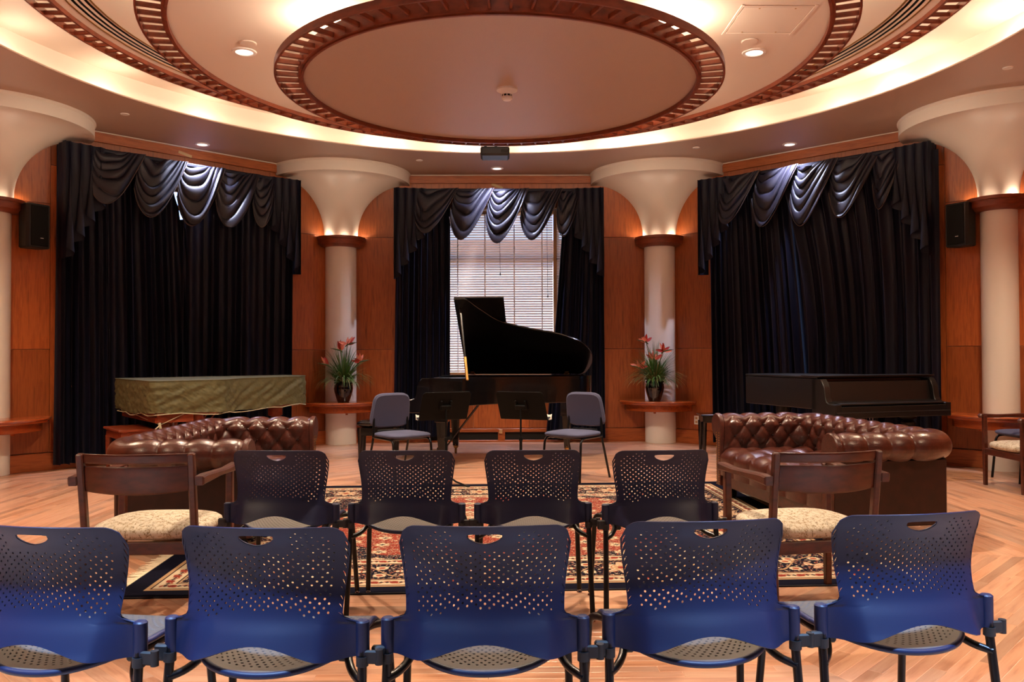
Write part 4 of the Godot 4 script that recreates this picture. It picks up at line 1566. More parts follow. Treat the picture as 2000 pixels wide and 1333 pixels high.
func make_musicians_corner() -> void:
	var c := make_music_chair()
	c.position = Vector3(-0.99, 0, -8.17)
	c.rotation.y = deg_to_rad(180.0 + 38.0)
	c.set_meta("label", "slate padded chair left of the left music stand, before the black piano bench")
	dup(c, Vector3(0.72, 0, -8.2), deg_to_rad(180.0 - 38.0), "slate padded chair right of the right music stand, below the raised piano lid")
	dup(c, Vector3(5.15, 0, -7.98), deg_to_rad(90.0), "slate padded chair mostly hidden behind the armchair at the right edge")
	var s := make_music_stand()
	s.position = Vector3(-0.54, 0, -7.9)
	s.rotation.y = deg_to_rad(26.0)
	s.set_meta("label", "black music stand in front of the piano, the left one of two")
	dup(s, Vector3(0.195, 0, -7.9), deg_to_rad(-26.0), "black music stand in front of the piano, the right one of two")
	for q in [[-0.80, -7.98, 26.0, "left"], [0.46, -7.98, -26.0, "right"]]:
		var m := MB.new()
		m.grid(func(u, w): return Vector3((u - 0.5) * 0.06, (w - 0.5) * 0.05 - 0.01 * sin(u * 3.0), 0.004 * sin(w * 4.0)), 6, 4)
		m.grid(func(u, w): return Vector3((u - 0.5) * 0.06, (w - 0.5) * 0.05 - 0.01 * sin(u * 3.0), -0.002 + 0.004 * sin(w * 4.0)), 6, 4, false, true)
		solo("sheet_music", m, M.paper, "white corner of sheet music sticking out of the %s music stand" % q[3], "sheet music", Vector3(q[0], 0.645, q[1]), deg_to_rad(q[2]))

# ------------------------------------------------------------------ chesterfield sofas
const SL := 2.06
const SD := 1.0
const FZ := 0.44

func sofa_path() -> Array:
	# inner line of arms and back, seen from above: x, z, from the front of one arm to the front of the other
	var xi := SL * 0.5 - 0.2
	var zi := -SD * 0.5 + 0.22
	var pts := bend([Vector3(-xi, 0, FZ), Vector3(-xi, 0, zi), Vector3(xi, 0, zi), Vector3(xi, 0, FZ)], 0.09, 10)
	var o := []
	for i in pts.size() - 1:      # even steps
		var n := maxi(1, int((pts[i + 1] - pts[i]).length() / 0.012))
		for k in n:
			o.append(pts[i].lerp(pts[i + 1], float(k) / n))
	o.append(pts[-1])
	return o

func sofa_profile() -> Array:
	var o := [Vector2(0.02, 0.40), Vector2(0.012, 0.45), Vector2(0.004, 0.50), Vector2(-0.004, 0.55)]
	for k in 20:
		var a := deg_to_rad(192.0 - k * 13.0)
		o.append(Vector2(0.095 + 0.105 * cos(a), 0.625 + 0.105 * sin(a)))
	return o

func make_sofa() -> Node3D:
	var t := thing("chesterfield_sofa", "", "sofa", Vector3.ZERO, 0.0, "tufted leather sofas")
	var path := sofa_path()
	var prof := sofa_profile()
	# finer profile
	var pf := []
	var pl := [0.0]
	for i in prof.size() - 1:
		for k in 3:
			pf.append(prof[i].lerp(prof[i + 1], k / 3.0))
	pf.append(prof[-1])
	for i in range(1, pf.size()):
		pl.append(pl[-1] + pf[i].distance_to(pf[i - 1]))
	var np := path.size()
	var dist := [0.0]
	for i in range(1, np):
		dist.append(dist[-1] + path[i].distance_to(path[i - 1]))
	var mid: float = dist[-1] * 0.5
	var px := 0.083
	var py := 0.1
	var at := func(i: int, j: int) -> Vector3:
		var tg: Vector3 = (path[mini(i + 1, np - 1)] - path[maxi(i - 1, 0)]).normalized()
		var out := Vector3(tg.z, 0, -tg.x) * -1.0
		if out.dot(path[i] - Vector3(0, 0, 0.2)) < 0.0:
			out = -out
		var a: Vector2 = pf[mini(j + 1, pf.size() - 1)] - pf[maxi(j - 1, 0)]
		a = a.normalized()
		var n2 := Vector2(-a.y, a.x)
		var P: float = (dist[i] - mid) / px
		var S: float = (pl[j] - 0.03) / py
		var fade: float = 1.0 - smoothstep(0.26, 0.36, pl[j])
		var endf: float = smoothstep(0.0, 0.10, minf(dist[i], dist[-1] - dist[i]))
		var pil := pow(absf(sin((P + S) * PI * 0.5) * sin((P - S) * PI * 0.5)), 0.42)
		var crease := pow(absf(sin(P * PI * 0.5)), 0.5)
		var dsp: float = (0.036 * pil - 0.026) * fade * endf + (1.0 - fade) * 0.024 * (crease - 1.0) + (1.0 - endf) * 0.004
		var q: Vector2 = pf[j] + n2 * dsp
		return path[i] + out * q.x + Vector3(0, q.y, 0)
	var mb := MB.new()
	mb.grid(func(u, w): return at.call(int(round(u * (np - 1))), int(round(w * (pf.size() - 1)))), np - 1, pf.size() - 1, false, true)
	part(t, "tufted_back_and_arms", mb, M.leather)
	# buttons
	var bm := MB.new()
	bm.ball(Vector3.ZERO, Vector3(0.011, 0.007, 0.011), 8, 5)
	var bmesh := bm.mesh()
	for m in range(-32, 33):
		for n in range(-1, 4):
			if posmod(m + n, 2):
				continue
			var d: float = mid + m * px
			var l: float = n * py + 0.03
			if d < 0.09 or d > dist[-1] - 0.09 or l < 0.02 or l > 0.27:
				continue
			var i := dist.bsearch(d)
			var j := pl.bsearch(l)
			var o := part(t, "button", bmesh, M.button)
			o.position = at.call(mini(i, np - 1), mini(j, pf.size() - 1))
	# outer upholstery: three flat panels
	var xo := SL * 0.5 - 0.11
	var zo := -SD * 0.5 + 0.12
	for q in [[Vector3(-xo + 0.035, 0.325, (FZ + 0.01 + zo) * 0.5), Vector3(0.07, 0.45, FZ + 0.01 - zo)], [Vector3(xo - 0.035, 0.325, (FZ + 0.01 + zo) * 0.5), Vector3(0.07, 0.45, FZ + 0.01 - zo)], [Vector3(0, 0.325, zo + 0.035), Vector3(2.0 * xo - 0.01, 0.445, 0.068)]]:
		var b := MB.new()
		b.bx(q[0], q[1], 0.015)
		part(t, "outer_panel", b, M.leatherflat)
	# scrolled arm fronts
	for s in [-1.0, 1.0]:
		var poly := PackedVector2Array()
		var xi := SL * 0.5 - 0.2
		for p in prof:
			poly.append(Vector2(s * (xi + p.x), p.y))
		poly.append(Vector2(s * (xi + 0.1), 0.5))
		poly.append(Vector2(s * (xi + 0.092), 0.11))
		poly.append(Vector2(s * (xi + 0.02), 0.11))
		var fr := MB.new()
		fr.prism(poly, 0.04, Transform3D(Basis(), Vector3(0, 0, FZ - 0.005)), 0.008)
		part(t, "arm_front", fr, M.leather)
		var nl := MB.new()
		for k in 22:
			for x in [0.03, 0.085]:
				nl.ball(Vector3(s * (xi + x), 0.12 + k * 0.021, FZ + 0.037), Vector3(0.0055, 0.0055, 0.003), 6, 4)
		var no := part(t, "nail_trim", nl, M.brass)
		no.set_meta("kind", "stuff")
	# seat with shallow buttoning, gathered over the front edge
	var xi2 := SL * 0.5 - 0.195
	var seat := MB.new()
	seat.grid(func(u, w):
		var x: float = lerpf(-xi2, xi2, u)
		var l: float = w * 0.86
		var z: float = FZ - 0.71 + minf(l, 0.66)
		var y := 0.425
		var P := x / 0.15
		var S: float = l / 0.15
		var pil := pow(absf(sin((P + S) * PI * 0.5) * sin((P - S) * PI * 0.5)), 0.45)
		var k := maxf(0.0, l - 0.60)
		if k > 0.0:
			var a := minf(k / 0.07, PI / 2.0)
			z = FZ - 0.11 + 0.07 * sin(a) + 0.06
			y = 0.425 - 0.07 * (1.0 - cos(a)) - maxf(0.0, k - 0.11)
		var g := pow(absf(sin(P * PI * 0.5)), 0.4)
		var f := smoothstep(0.62, 0.72, l)
		return Vector3(x, y + (0.034 * pil - 0.016) * (1.0 - f), z + f * 0.03 * (g - 0.3)), 150, 70)
	part(t, "seat", seat, M.leather)
	var rail := MB.new()
	rail.bx(Vector3(0, 0.185, FZ - 0.005), Vector3(2.0 * xi2, 0.15, 0.05), 0.014)
	part(t, "front_rail", rail, M.leather)
	var deck := MB.new()
	deck.bx(Vector3(0, 0.2, 0.05), Vector3(2.0 * xi2, 0.18, 0.66), 0.01)
	part(t, "seat_deck", deck, M.leatherflat)
	for s in [-1.0, 1.0]:
		for z in [0.38, -0.4]:
			var ft := MB.new()
			ft.lathe([Vector2(0.001, 0.0), Vector2(0.03, 0.0), Vector2(0.046, 0.03), Vector2(0.046, 0.06), Vector2(0.03, 0.085), Vector2(0.036, 0.105)], 20, Vector3(s * (xo - 0.09), 0, z))
			part(t, "foot", ft, M.black)
	return t

func make_sofas() -> void:
	var s := make_sofa()
	s.position = Vector3(2.47, 0, -6.32)
	s.rotation.y = deg_to_rad(-90.0 + 8.0)
	s.set_meta("label", "brown tufted leather sofa right of the rug, before the black closed piano")
	dup(s, Vector3(-2.04, 0, -6.08), deg_to_rad(90.5), "brown tufted leather sofa left of the rug, before the green-covered piano")

# ------------------------------------------------------------------ grand pianos
# local axes: x from the keyboard (0) to the tail, -z from the treble side to the straight spine; w is the distance from the spine
func piano_outline(L: float, W: float, x0: float) -> PackedVector2Array:
	# points (x, w), going round from the spine's front corner
	var k := W / 1.48
	var q := [Vector2(x0, 0), Vector2(x0, W), Vector2(0.31 * L, W), Vector2(0.385 * L, 1.30 * k), Vector2(0.49 * L, 1.07 * k), Vector2(0.65 * L, 0.93 * k), Vector2(0.80 * L, 0.83 * k), Vector2(0.93 * L, 0.67 * k), Vector2(0.99 * L, 0.46 * k), Vector2(L, 0.27 * k), Vector2(0.975 * L, 0.08 * k), Vector2(0.94 * L, 0.0)]
	var o := PackedVector2Array([q[0], q[1]])
	for i in range(2, q.size() - 1):   # smooth bentside and tail
		var p0: Vector2 = q[i - 1] if i > 2 else Vector2(q[2].x - 0.2, W)
		var p3: Vector2 = q[i + 2] if i + 2 < q.size() else Vector2(0.85 * L, 0)
		for s in 5:
			o.append(q[i].cubic_interpolate(q[i + 1], p0, p3, s / 5.0))
	o.append(q[-1])
	return o

# a plate of that outline lying flat, its underside at y
func slab(mb: MB, poly: PackedVector2Array, W: float, y: float, d: float, k := 0.004, t := Transform3D()) -> void:
	var p := PackedVector2Array()
	for q in poly:
		p.append(Vector2(q.x, q.y - W))       # z = q.y - W
	mb.prism(p, d, t * Transform3D(Basis(Vector3.RIGHT, Vector3.BACK, Vector3.DOWN), Vector3(0, y + d, 0)), k)

func make_piano(label: String, L: float, W: float, open: float, mat: Material, legmat: Material, at: Vector3, turn: float, old: bool) -> Node3D:
	var t := thing("grand_piano", label, "piano", at, turn)
	var out := piano_outline(L, W, 0.30)
	var top := 0.985
	var b := MB.new()
	slab(b, out, W, 0.675, 0.285, 0.006)
	part(t, "case", b, mat)
	var rim := MB.new()
	var n := out.size()
	var c := Vector2(L * 0.45, W * 0.45)
	for i in n:
		var j := (i + 1) % n
		var a1 := Vector3(out[i].x, 0, out[i].y - W)
		var a2 := Vector3(out[j].x, 0, out[j].y - W)
		var b1 := Vector3(lerpf(out[i].x, c.x, 0.05), 0, lerpf(out[i].y, c.y, 0.06) - W)
		var b2 := Vector3(lerpf(out[j].x, c.x, 0.05), 0, lerpf(out[j].y, c.y, 0.06) - W)
		var lo := Vector3(0, 0.955, 0)
		var hi := Vector3(0, top, 0)
		rim.quad(a1 + lo, a2 + lo, a2 + hi, a1 + hi)
		rim.quad(a1 + hi, a2 + hi, b2 + hi, b1 + hi)
		rim.quad(b1 + hi, b2 + hi, b2 + lo, b1 + lo)
	part(t, "rim", rim, mat)
	for s in [0.0, 1.0]:
		var ch := MB.new()
		var prof := PackedVector2Array([Vector2(0.0, 0.60), Vector2(0.0, 0.735), Vector2(0.10, 0.742), Vector2(0.135, 0.76), Vector2(0.15, 0.80), Vector2(0.165, 0.90), Vector2(0.19, 0.95), Vector2(0.22, top), Vector2(0.36, top), Vector2(0.36, 0.60)])
		ch.prism(prof, 0.075, Transform3D(Basis(), Vector3(0, 0, -W if s == 0.0 else -0.075)), 0.006)
		part(t, "cheek", ch, mat)
	var kb := MB.new()
	kb.bx(Vector3(0.17, 0.63, -W * 0.5), Vector3(0.36, 0.06, W - 0.02), 0.006)
	kb.bx(Vector3(0.012, 0.685, -W * 0.5), Vector3(0.024, 0.06, W - 0.14), 0.004)
	part(t, "keybed", kb, mat)
	var fb := MB.new()
	if old:     # fallboard shut over the keys
		fb.box(Transform3D(Basis(Vector3.BACK, 0.1), Vector3(0.115, 0.745, -W * 0.5)), Vector3(0.2, 0.02, W - 0.15), 0.005)
		fb.box(Transform3D(Basis(Vector3.BACK, -0.2), Vector3(0.215, 0.85, -W * 0.5)), Vector3(0.02, 0.22, W - 0.15), 0.005)
	else:
		fb.box(Transform3D(Basis(Vector3.BACK, -0.15), Vector3(0.2, 0.83, -W * 0.5)), Vector3(0.02, 0.18, W - 0.15), 0.005)
		var wk := MB.new()
		for i in 52:
			wk.bx(Vector3(0.105, 0.722, -0.09 - (i + 0.5) * (W - 0.18) / 52.0), Vector3(0.15, 0.018, (W - 0.18) / 52.0 - 0.001), 0.002)
		part(t, "white_keys", wk, M.ivory).set_meta("kind", "stuff")
		var bk := MB.new()
		for i in 51:
			if i % 7 in [0, 1, 3, 4, 5]:
				bk.bx(Vector3(0.135, 0.737, -0.09 - (i + 1.0) * (W - 0.18) / 52.0), Vector3(0.09, 0.018, 0.011), 0.002)
		part(t, "black_keys", bk, M.black).set_meta("kind", "stuff")
	part(t, "fallboard", fb, mat)
	# lid: the front flap and the main leaf
	var lo := piano_outline(L + 0.02, W + 0.02, 0.54 if open > 0.0 else 0.28)
	if open > 0.0:
		var k := Transform3D(Basis(), Vector3(0, top + 0.008, -W)) * Transform3D(Basis(Vector3.RIGHT, -open), Vector3.ZERO)
		var lid := MB.new()
		slab(lid, lo, 0.0, 0.0, 0.022, 0.004, k)
		var lp := part(t, "lid", lid, mat)
		var flap := MB.new()
		slab(flap, PackedVector2Array([Vector2(0.54, 0.0), Vector2(0.54, W + 0.01), Vector2(1.11, W + 0.01), Vector2(1.11, 0.0)]), 0.0, 0.026, 0.02, 0.004, k)
		part(lp, "front_flap", flap, mat)
		for x in [0.62, L * 0.86]:
			var h := MB.new()
			h.tube([Vector3(x - 0.035, top + 0.012, -W + 0.006), Vector3(x + 0.035, top + 0.012, -W + 0.006)], 0.009, 8)
			h.box(k * Transform3D(Basis(), Vector3(x, -0.004, 0.035)), Vector3(0.05, 0.006, 0.05), 0.002)
			part(t, "hinge", h, M.brass)
		var st := MB.new()
		var foot := Vector3(0.72, 0.96, -0.05)
		var head: Vector3 = k * Vector3(0.60, -0.005, W * 0.9)
		st.bar(foot, head, 0.024, 0.02, 0.004)
		part(t, "prop_stick", st, mat)
		var s2 := MB.new()
		s2.bar(foot, foot.lerp(head, 0.32), 0.03, 0.026, 0.004)
		part(t, "prop_bracket", s2, M.brass)
	else:
		var lid := MB.new()
		slab(lid, lo, W + 0.01, top + 0.006, 0.02, 0.006, Transform3D(Basis(), Vector3(-0.01, 0, 0.01)))
		part(t, "lid", lid, mat)
		var fl := MB.new()
		fl.bx(Vector3(0.37, top + 0.028, -W * 0.5), Vector3(0.3, 0.014, W + 0.02), 0.004)
		part(t, "front_flap", fl, mat)
		var h := MB.new()
		h.tube([Vector3(0.525, top + 0.03, -W + 0.02), Vector3(0.525, top + 0.03, -0.02)], 0.005, 6)
		part(t, "hinge", h, M.brass)
	# legs
	for q in [Vector3(0.42, 0, -0.16), Vector3(0.42, 0, -W + 0.16), Vector3(L - 0.30, 0, -W + 0.36)]:
		var lg := MB.new()
		if old:
			lg.lathe([Vector2(0.001, 0.10), Vector2(0.03, 0.10), Vector2(0.045, 0.13), Vector2(0.036, 0.16), Vector2(0.05, 0.22), Vector2(0.066, 0.40), Vector2(0.075, 0.50), Vector2(0.05, 0.53), Vector2(0.085, 0.55), Vector2(0.085, 0.68), Vector2(0.001, 0.68)], 24, q)
		else:
			for yy in [[0.10, 0.50, 0.034, 0.058], [0.50, 0.68, 0.075, 0.075]]:
				for k in 4:
					var a := PI / 4.0 + k * PI / 2.0
					var d := a + PI / 2.0
					var r2: float = sqrt(2.0)
					lg.quad_out(q + Vector3(sin(a) * yy[2] * r2, yy[0], cos(a) * yy[2] * r2), q + Vector3(sin(d) * yy[2] * r2, yy[0], cos(d) * yy[2] * r2), q + Vector3(sin(d) * yy[3] * r2, yy[1], cos(d) * yy[3] * r2), q + Vector3(sin(a) * yy[3] * r2, yy[1], cos(a) * yy[3] * r2), q + Vector3(0, (yy[0] + yy[1]) * 0.5, 0))
			lg.bx(q + Vector3(0, 0.50, 0), Vector3(0.15, 0.02, 0.15), 0.005)
		var lo2 := part(t, "leg", lg, legmat)
		var cs := MB.new()
		cs.lathe([Vector2(0.001, 0.115), Vector2(0.036, 0.115), Vector2(0.03, 0.075), Vector2(0.012, 0.06), Vector2(0.001, 0.06)], 16, q)
		cs.tube([q + Vector3(-0.012, 0.035, 0.0), q + Vector3(0.012, 0.035, 0.0)], 0.035, 16)
		part(lo2, "caster", cs, M.brass)
	# lyre
	var ly := MB.new()
	for s in [-1.0, 1.0]:
		ly.bar(Vector3(0.36, 0.66, -W * 0.5 + s * 0.09), Vector3(0.34, 0.13, -W * 0.5 + s * 0.06), 0.03, 0.026, 0.005)
	ly.bx(Vector3(0.34, 0.12, -W * 0.5), Vector3(0.1, 0.07, 0.26), 0.01)
	ly.bx(Vector3(0.36, 0.655, -W * 0.5), Vector3(0.14, 0.04, 0.34), 0.008)
	part(t, "lyre", ly, legmat)
	for s in [-1.0, 1.0]:
		var br := MB.new()
		br.bar(Vector3(0.38, 0.14, -W * 0.5 + s * 0.05), Vector3(0.78, 0.66, -W * 0.5 + s * 0.12), 0.014, 0.014, 0.003)
		part(t, "lyre_brace", br, legmat)
	for s in [-1.0, 0.0, 1.0]:
		var pd := MB.new()
		pd.bx(Vector3(0.24, 0.1, -W * 0.5 + s * 0.065), Vector3(0.14, 0.01, 0.025), 0.004)
		part(t, "pedal", pd, M.brass)
		var rd := MB.new()
		rd.tube([Vector3(0.35, 0.14, -W * 0.5 + s * 0.04), Vector3(0.36, 0.65, -W * 0.5 + s * 0.04)], 0.005, 6)
		part(t, "pedal_rod", rd, M.chrome)
	return t

func make_bench(label: String, at: Vector3, turn: float, size: Vector3, mat: Material, padded: bool) -> void:
	var t := thing("piano_bench", label, "bench", at, turn)
	var h := size.y
	var top := MB.new()
	if padded:
		cushion(top, Vector3(0, h - 0.045, 0), Vector3(size.x * 0.5, 0.05, size.z * 0.5), 8.0)
	else:
		top.bx(Vector3(0, h - 0.012, 0), Vector3(size.x, 0.024, size.z), 0.006)
	part(t, "seat", top, mat)
	var ap := MB.new()
	ap.bx(Vector3(0, h - (0.14 if padded else 0.065), 0), Vector3(size.x - 0.05, 0.08 if not padded else 0.1, size.z - 0.05), 0.005)
	part(t, "apron", ap, mat)
	for sx in [-1.0, 1.0]:
		for sz in [-1.0, 1.0]:
			var l := MB.new()
			var x: float = sx * (size.x * 0.5 - 0.045)
			var z: float = sz * (size.z * 0.5 - 0.045)
			l.tube([Vector3(x, 0.0, z), Vector3(x, h - 0.09, z)], [0.021, 0.033], 4)
			part(t, "leg", l, mat)

func make_cover(L: float, W: float, at: Vector3, turn: float) -> void:
	var t := thing("piano_cover", "olive green quilted cover draped over the left grand piano", "cover", at, turn)
	var base := piano_outline(L, W, -0.02)
	var o := PackedVector2Array()
	# even steps round the outline, a little outside it
	var grown := Geometry2D.offset_polygon(base, 0.05, Geometry2D.JOIN_ROUND)[0]
	for i in grown.size():
		var a := grown[i]
		var b := grown[(i + 1) % grown.size()]
		var n := maxi(1, int(a.distance_to(b) / 0.02))
		for k in n:
			o.append(a.lerp(b, float(k) / n))
	var no := FastNoiseLite.new()
	no.seed = 4
	no.frequency = 1.0
	var N := o.size()
	var cen := Vector2(L * 0.45, W * 0.5)
	var top := 0.992
	var mb := MB.new()
	var pt := func(i: int, w: float) -> Vector3:
		var q := o[i % N]
		var d := (o[(i + 1) % N] - o[(i + N - 1) % N]).normalized()
		var out := Vector2(d.y, -d.x)
		if out.dot(q - cen) < 0.0:
			out = -out
		var s: float = float(i % N) * 0.02
		var wr: float = no.get_noise_2d(q.x * 5.0 + w * 2.5, q.y * 5.0 - w * 1.6) + 0.6 * no.get_noise_3d(q.x * 13.0 + w * 4.0, q.y * 13.0, w * 3.0)
		var cr: float = 1.0 - absf(no.get_noise_2d(q.x * 7.0 + q.y * 3.0 + w * 3.5, 9.0 + w * 2.0 - q.y * 7.0)) * 2.2
		var r: float = (0.02 * wr + 0.016 * maxf(0.0, cr)) * smoothstep(0.0, 0.25, w) - 0.012 * w
		q += out * r
		var y: float = top - w * (0.33 + 0.012 * sin(s * 3.1) + 0.018 * no.get_noise_2d(q.x * 2.0, q.y * 2.0))
		return Vector3(q.x, y, q.y - W)
	mb.grid(func(u, w): return pt.call(int(round(u * N)), w), N, 22, true)
	part(t, "skirt", mb, M.olive)
	var tp := MB.new()
	for i in N:
		var j := (i + 1) % N
		var A := pt.call(i, 0.0) as Vector3
		var B := pt.call(j, 0.0) as Vector3
		for k in 6:
			var f0 := k / 6.0
			var f1 := (k + 1) / 6.0
			var C := Vector3(cen.x, top, cen.y - W)
			var q := [A.lerp(C, f0), B.lerp(C, f0), B.lerp(C, f1), A.lerp(C, f1)]
			for e in 4:
				q[e].y += 0.008 * no.get_noise_2d(q[e].x * 4.0, q[e].z * 4.0) * (f0 if e < 2 else f1)
			tp.tri_out(q[0], q[1], q[2], Vector3(0, -9, 0))
			tp.tri_out(q[0], q[2], q[3], Vector3(0, -9, 0))
	part(t, "top", tp, M.olive)
	var seam := MB.new()
	var loop := []
	for i in N + 1:
		loop.append((pt.call(i, 0.0) as Vector3) + Vector3(0, 0.001, 0))
	seam.tube(loop, 0.005, 6, false)
	part(t, "seam", seam, M.olive)
	var cord := MB.new()
	var hem := []
	for i in range(0, N + 1, 6):
		hem.append((pt.call(i, 1.0) as Vector3) + Vector3(0, -0.012 - 0.01 * sin(i * 0.21), 0))
	cord.tube(hem, 0.005, 5, false)
	# the slack tie with its toggle hanging at the keyboard corner
	var c0 := pt.call(int(N * 0.11), 1.0) as Vector3
	var c1 := Vector3(0.03, 0.56, 0.02)
	cord.tube([c0, c1, Vector3(0.28, 0.67, 0.02)], 0.004, 5)
	cord.tube([c1 + Vector3(-0.01, 0.02, 0), c1 + Vector3(0.0, -0.035, 0)], 0.014, 8)
	cord.tube([c1, c1 + Vector3(-0.05, -0.04, 0.01)], 0.007, 6)
	part(t, "cord", cord, M.cord)

func make_pianos() -> void:
	make_piano("glossy black grand piano with raised lid, in front of the blind", 2.12, 1.48, 0.63, M.lacquer, M.lacquer, Vector3(-1.10, 0, -9.15), deg_to_rad(-4.5), false)
	make_piano("dark grand piano with closed lid, before the right window curtain", 1.62, 1.44, 0.0, M.satinblack, M.satinblack, Vector3(4.66, 0, -8.48), deg_to_rad(107.0), true)
	var g := make_piano("reddish brown grand piano under the green cover, only legs and pedals showing", 1.92, 1.31, 0.0, M.redwood, M.redwood, Vector3(-3.41, 0, -8.2), deg_to_rad(38.0), true)
	g.scale = Vector3(1, 0.96, 1)
	make_cover(1.95, 1.33, g.position + Vector3(0, 0, 0), g.rotation.y)
	make_bench("black padded piano bench behind the left slate chair", Vector3(-1.50, 0, -10.1), deg_to_rad(0.0), Vector3(0.5, 0.46, 0.36), M.lacquer, true)
	make_bench("long black bench by the right inner column, left of the closed piano", Vector3(2.95, 0, -10.35), deg_to_rad(-4.0), Vector3(0.92, 0.49, 0.36), M.lacquer, false)
	make_bench("reddish wooden piano bench at the keyboard end of the covered piano", Vector3(-3.88, 0, -8.65), deg_to_rad(38.0), Vector3(0.36, 0.5, 0.66), M.redwood, false)

# ------------------------------------------------------------------ vases of grass and lilies
func make_vase(at: Vector3, flowers: Array, label: String, plabel: String, seed_: int) -> void:
	var v := thing("vase", label, "vase", at, 0.0, "dark glazed vases")
	var mb := MB.new()
	mb.lathe([Vector2(0.001, 0.0), Vector2(0.075, 0.0), Vector2(0.082, 0.01), Vector2(0.098, 0.06), Vector2(0.122, 0.14), Vector2(0.13, 0.19), Vector2(0.124, 0.235), Vector2(0.105, 0.26), Vector2(0.102, 0.27), Vector2(0.112, 0.282), Vector2(0.104, 0.286), Vector2(0.092, 0.27), Vector2(0.088, 0.2), Vector2(0.001, 0.2)], 40)
	part(v, "body", mb, M.glaze)
	for s in [-1.0, 1.0]:
		var lug := MB.new()
		lug.ball(Vector3(s * 0.113, 0.262, 0), Vector3(0.014, 0.012, 0.018), 8, 6)
		part(v, "lug", lug, M.glaze)
	var p := thing("flower_arrangement", plabel, "flowers", at + Vector3(0, 0.21, 0), 0.0, "grass and lily arrangements")
	var r := RandomNumberGenerator.new()
	r.seed = seed_
	var g := MB.new()
	g.use_col = true
	for k in 460:
		var az := r.randf() * TAU
		var lean := pow(r.randf(), 0.7) * 1.4
		var len_ := r.randf_range(0.38, 0.68) * (1.0 - 0.12 * lean)
		var b0 := Vector3(sin(az) * 0.06 * r.randf(), 0.0, cos(az) * 0.06 * r.randf())
		var side := Vector3(cos(az), 0, -sin(az))
		var c := Color(r.randf_range(0.05, 0.12), r.randf_range(0.12, 0.22), r.randf_range(0.02, 0.05))
		if r.randf() < 0.16:
			c = Color(0.24, 0.19, 0.07)
		g.tint = c
		var w := r.randf_range(0.0045, 0.0085)
		var pos := b0
		var ang := lean * 0.5
		var prev := []
		for s in 8:
			var q := s / 7.0
			var ww := w * (1.0 - q * q) + 0.0004
			var now := [g.add(pos - side * ww), g.add(pos + side * ww)]
			if s > 0:
				g.ix.append_array([prev[0], now[0], prev[1], prev[1], now[0], now[1]])
			prev = now
			pos += Vector3(sin(az) * sin(ang), cos(ang), cos(az) * sin(ang)) * len_ / 7.0
			ang += lean * 0.24
	var go := part(p, "grass", g, M.grass)
	go.set_meta("kind", "stuff")
	for f in flowers:
		var root := Vector3(f[0] * 0.12, 0.05, 0.02)
		var head := Vector3(f[0], f[1], f[2])
		var st := MB.new()
		st.tube(bend([root, Vector3(head.x * 0.6, head.y * 0.75, head.z * 0.8), head], 0.2, 6), 0.005, 6)
		var so := part(p, "flower", st, M.bract)
		var dirx: float = f[3]
		var br := MB.new()
		br.tube([head + Vector3(-dirx * 0.03, -0.03, 0), head, head + Vector3(dirx * 0.08, 0.018, 0.01), head + Vector3(dirx * 0.14, 0.028, 0.01)], [0.006, 0.013, 0.009, 0.001], 8)
		part(so, "bract", br, M.bract)
		for k in 7:
			var a := r.randf_range(-1.5, 1.5)
			var l := r.randf_range(0.09, 0.15)
			var d := Vector3(sin(a) + dirx * 0.2, cos(a), r.randf_range(-0.4, 0.7)).normalized()
			var x := d.cross(Vector3(r.randf() - 0.5, 0.2, 1.0)).normalized()
			var pe := MB.new()
			pe.grid(func(u, w): return head + d * l * w + x * (u - 0.5) * 0.042 * sin(PI * clampf(0.12 + w * 0.88, 0, 1)) + d.cross(x) * (0.02 * w * w - 0.02 * (u - 0.5) * (u - 0.5)), 3, 6)
			part(so, "petal", pe, M.petal if k % 3 else M.petal2)

func make_vases() -> void:
	make_vase(Vector3(-2.16, 0.60, -11.30), [[-0.20, 0.30, 0.06, -1.0], [-0.03, 0.50, 0.05, -1.0], [0.06, 0.58, 0.02, 1.0], [0.24, 0.34, 0.08, 1.0]], "dark glazed vase on the left column's console shelf", "grass arrangement with coral lilies in the left column's vase", 12)
	make_vase(Vector3(2.10, 0.60, -11.26), [[-0.12, 0.60, 0.02, -1.0], [0.11, 0.47, 0.06, 1.0], [-0.02, 0.36, 0.1, -0.4], [-0.22, 0.25, 0.08, -1.0]], "dark glazed vase on the right column's console shelf", "grass arrangement with coral lilies in the right column's vase", 13)

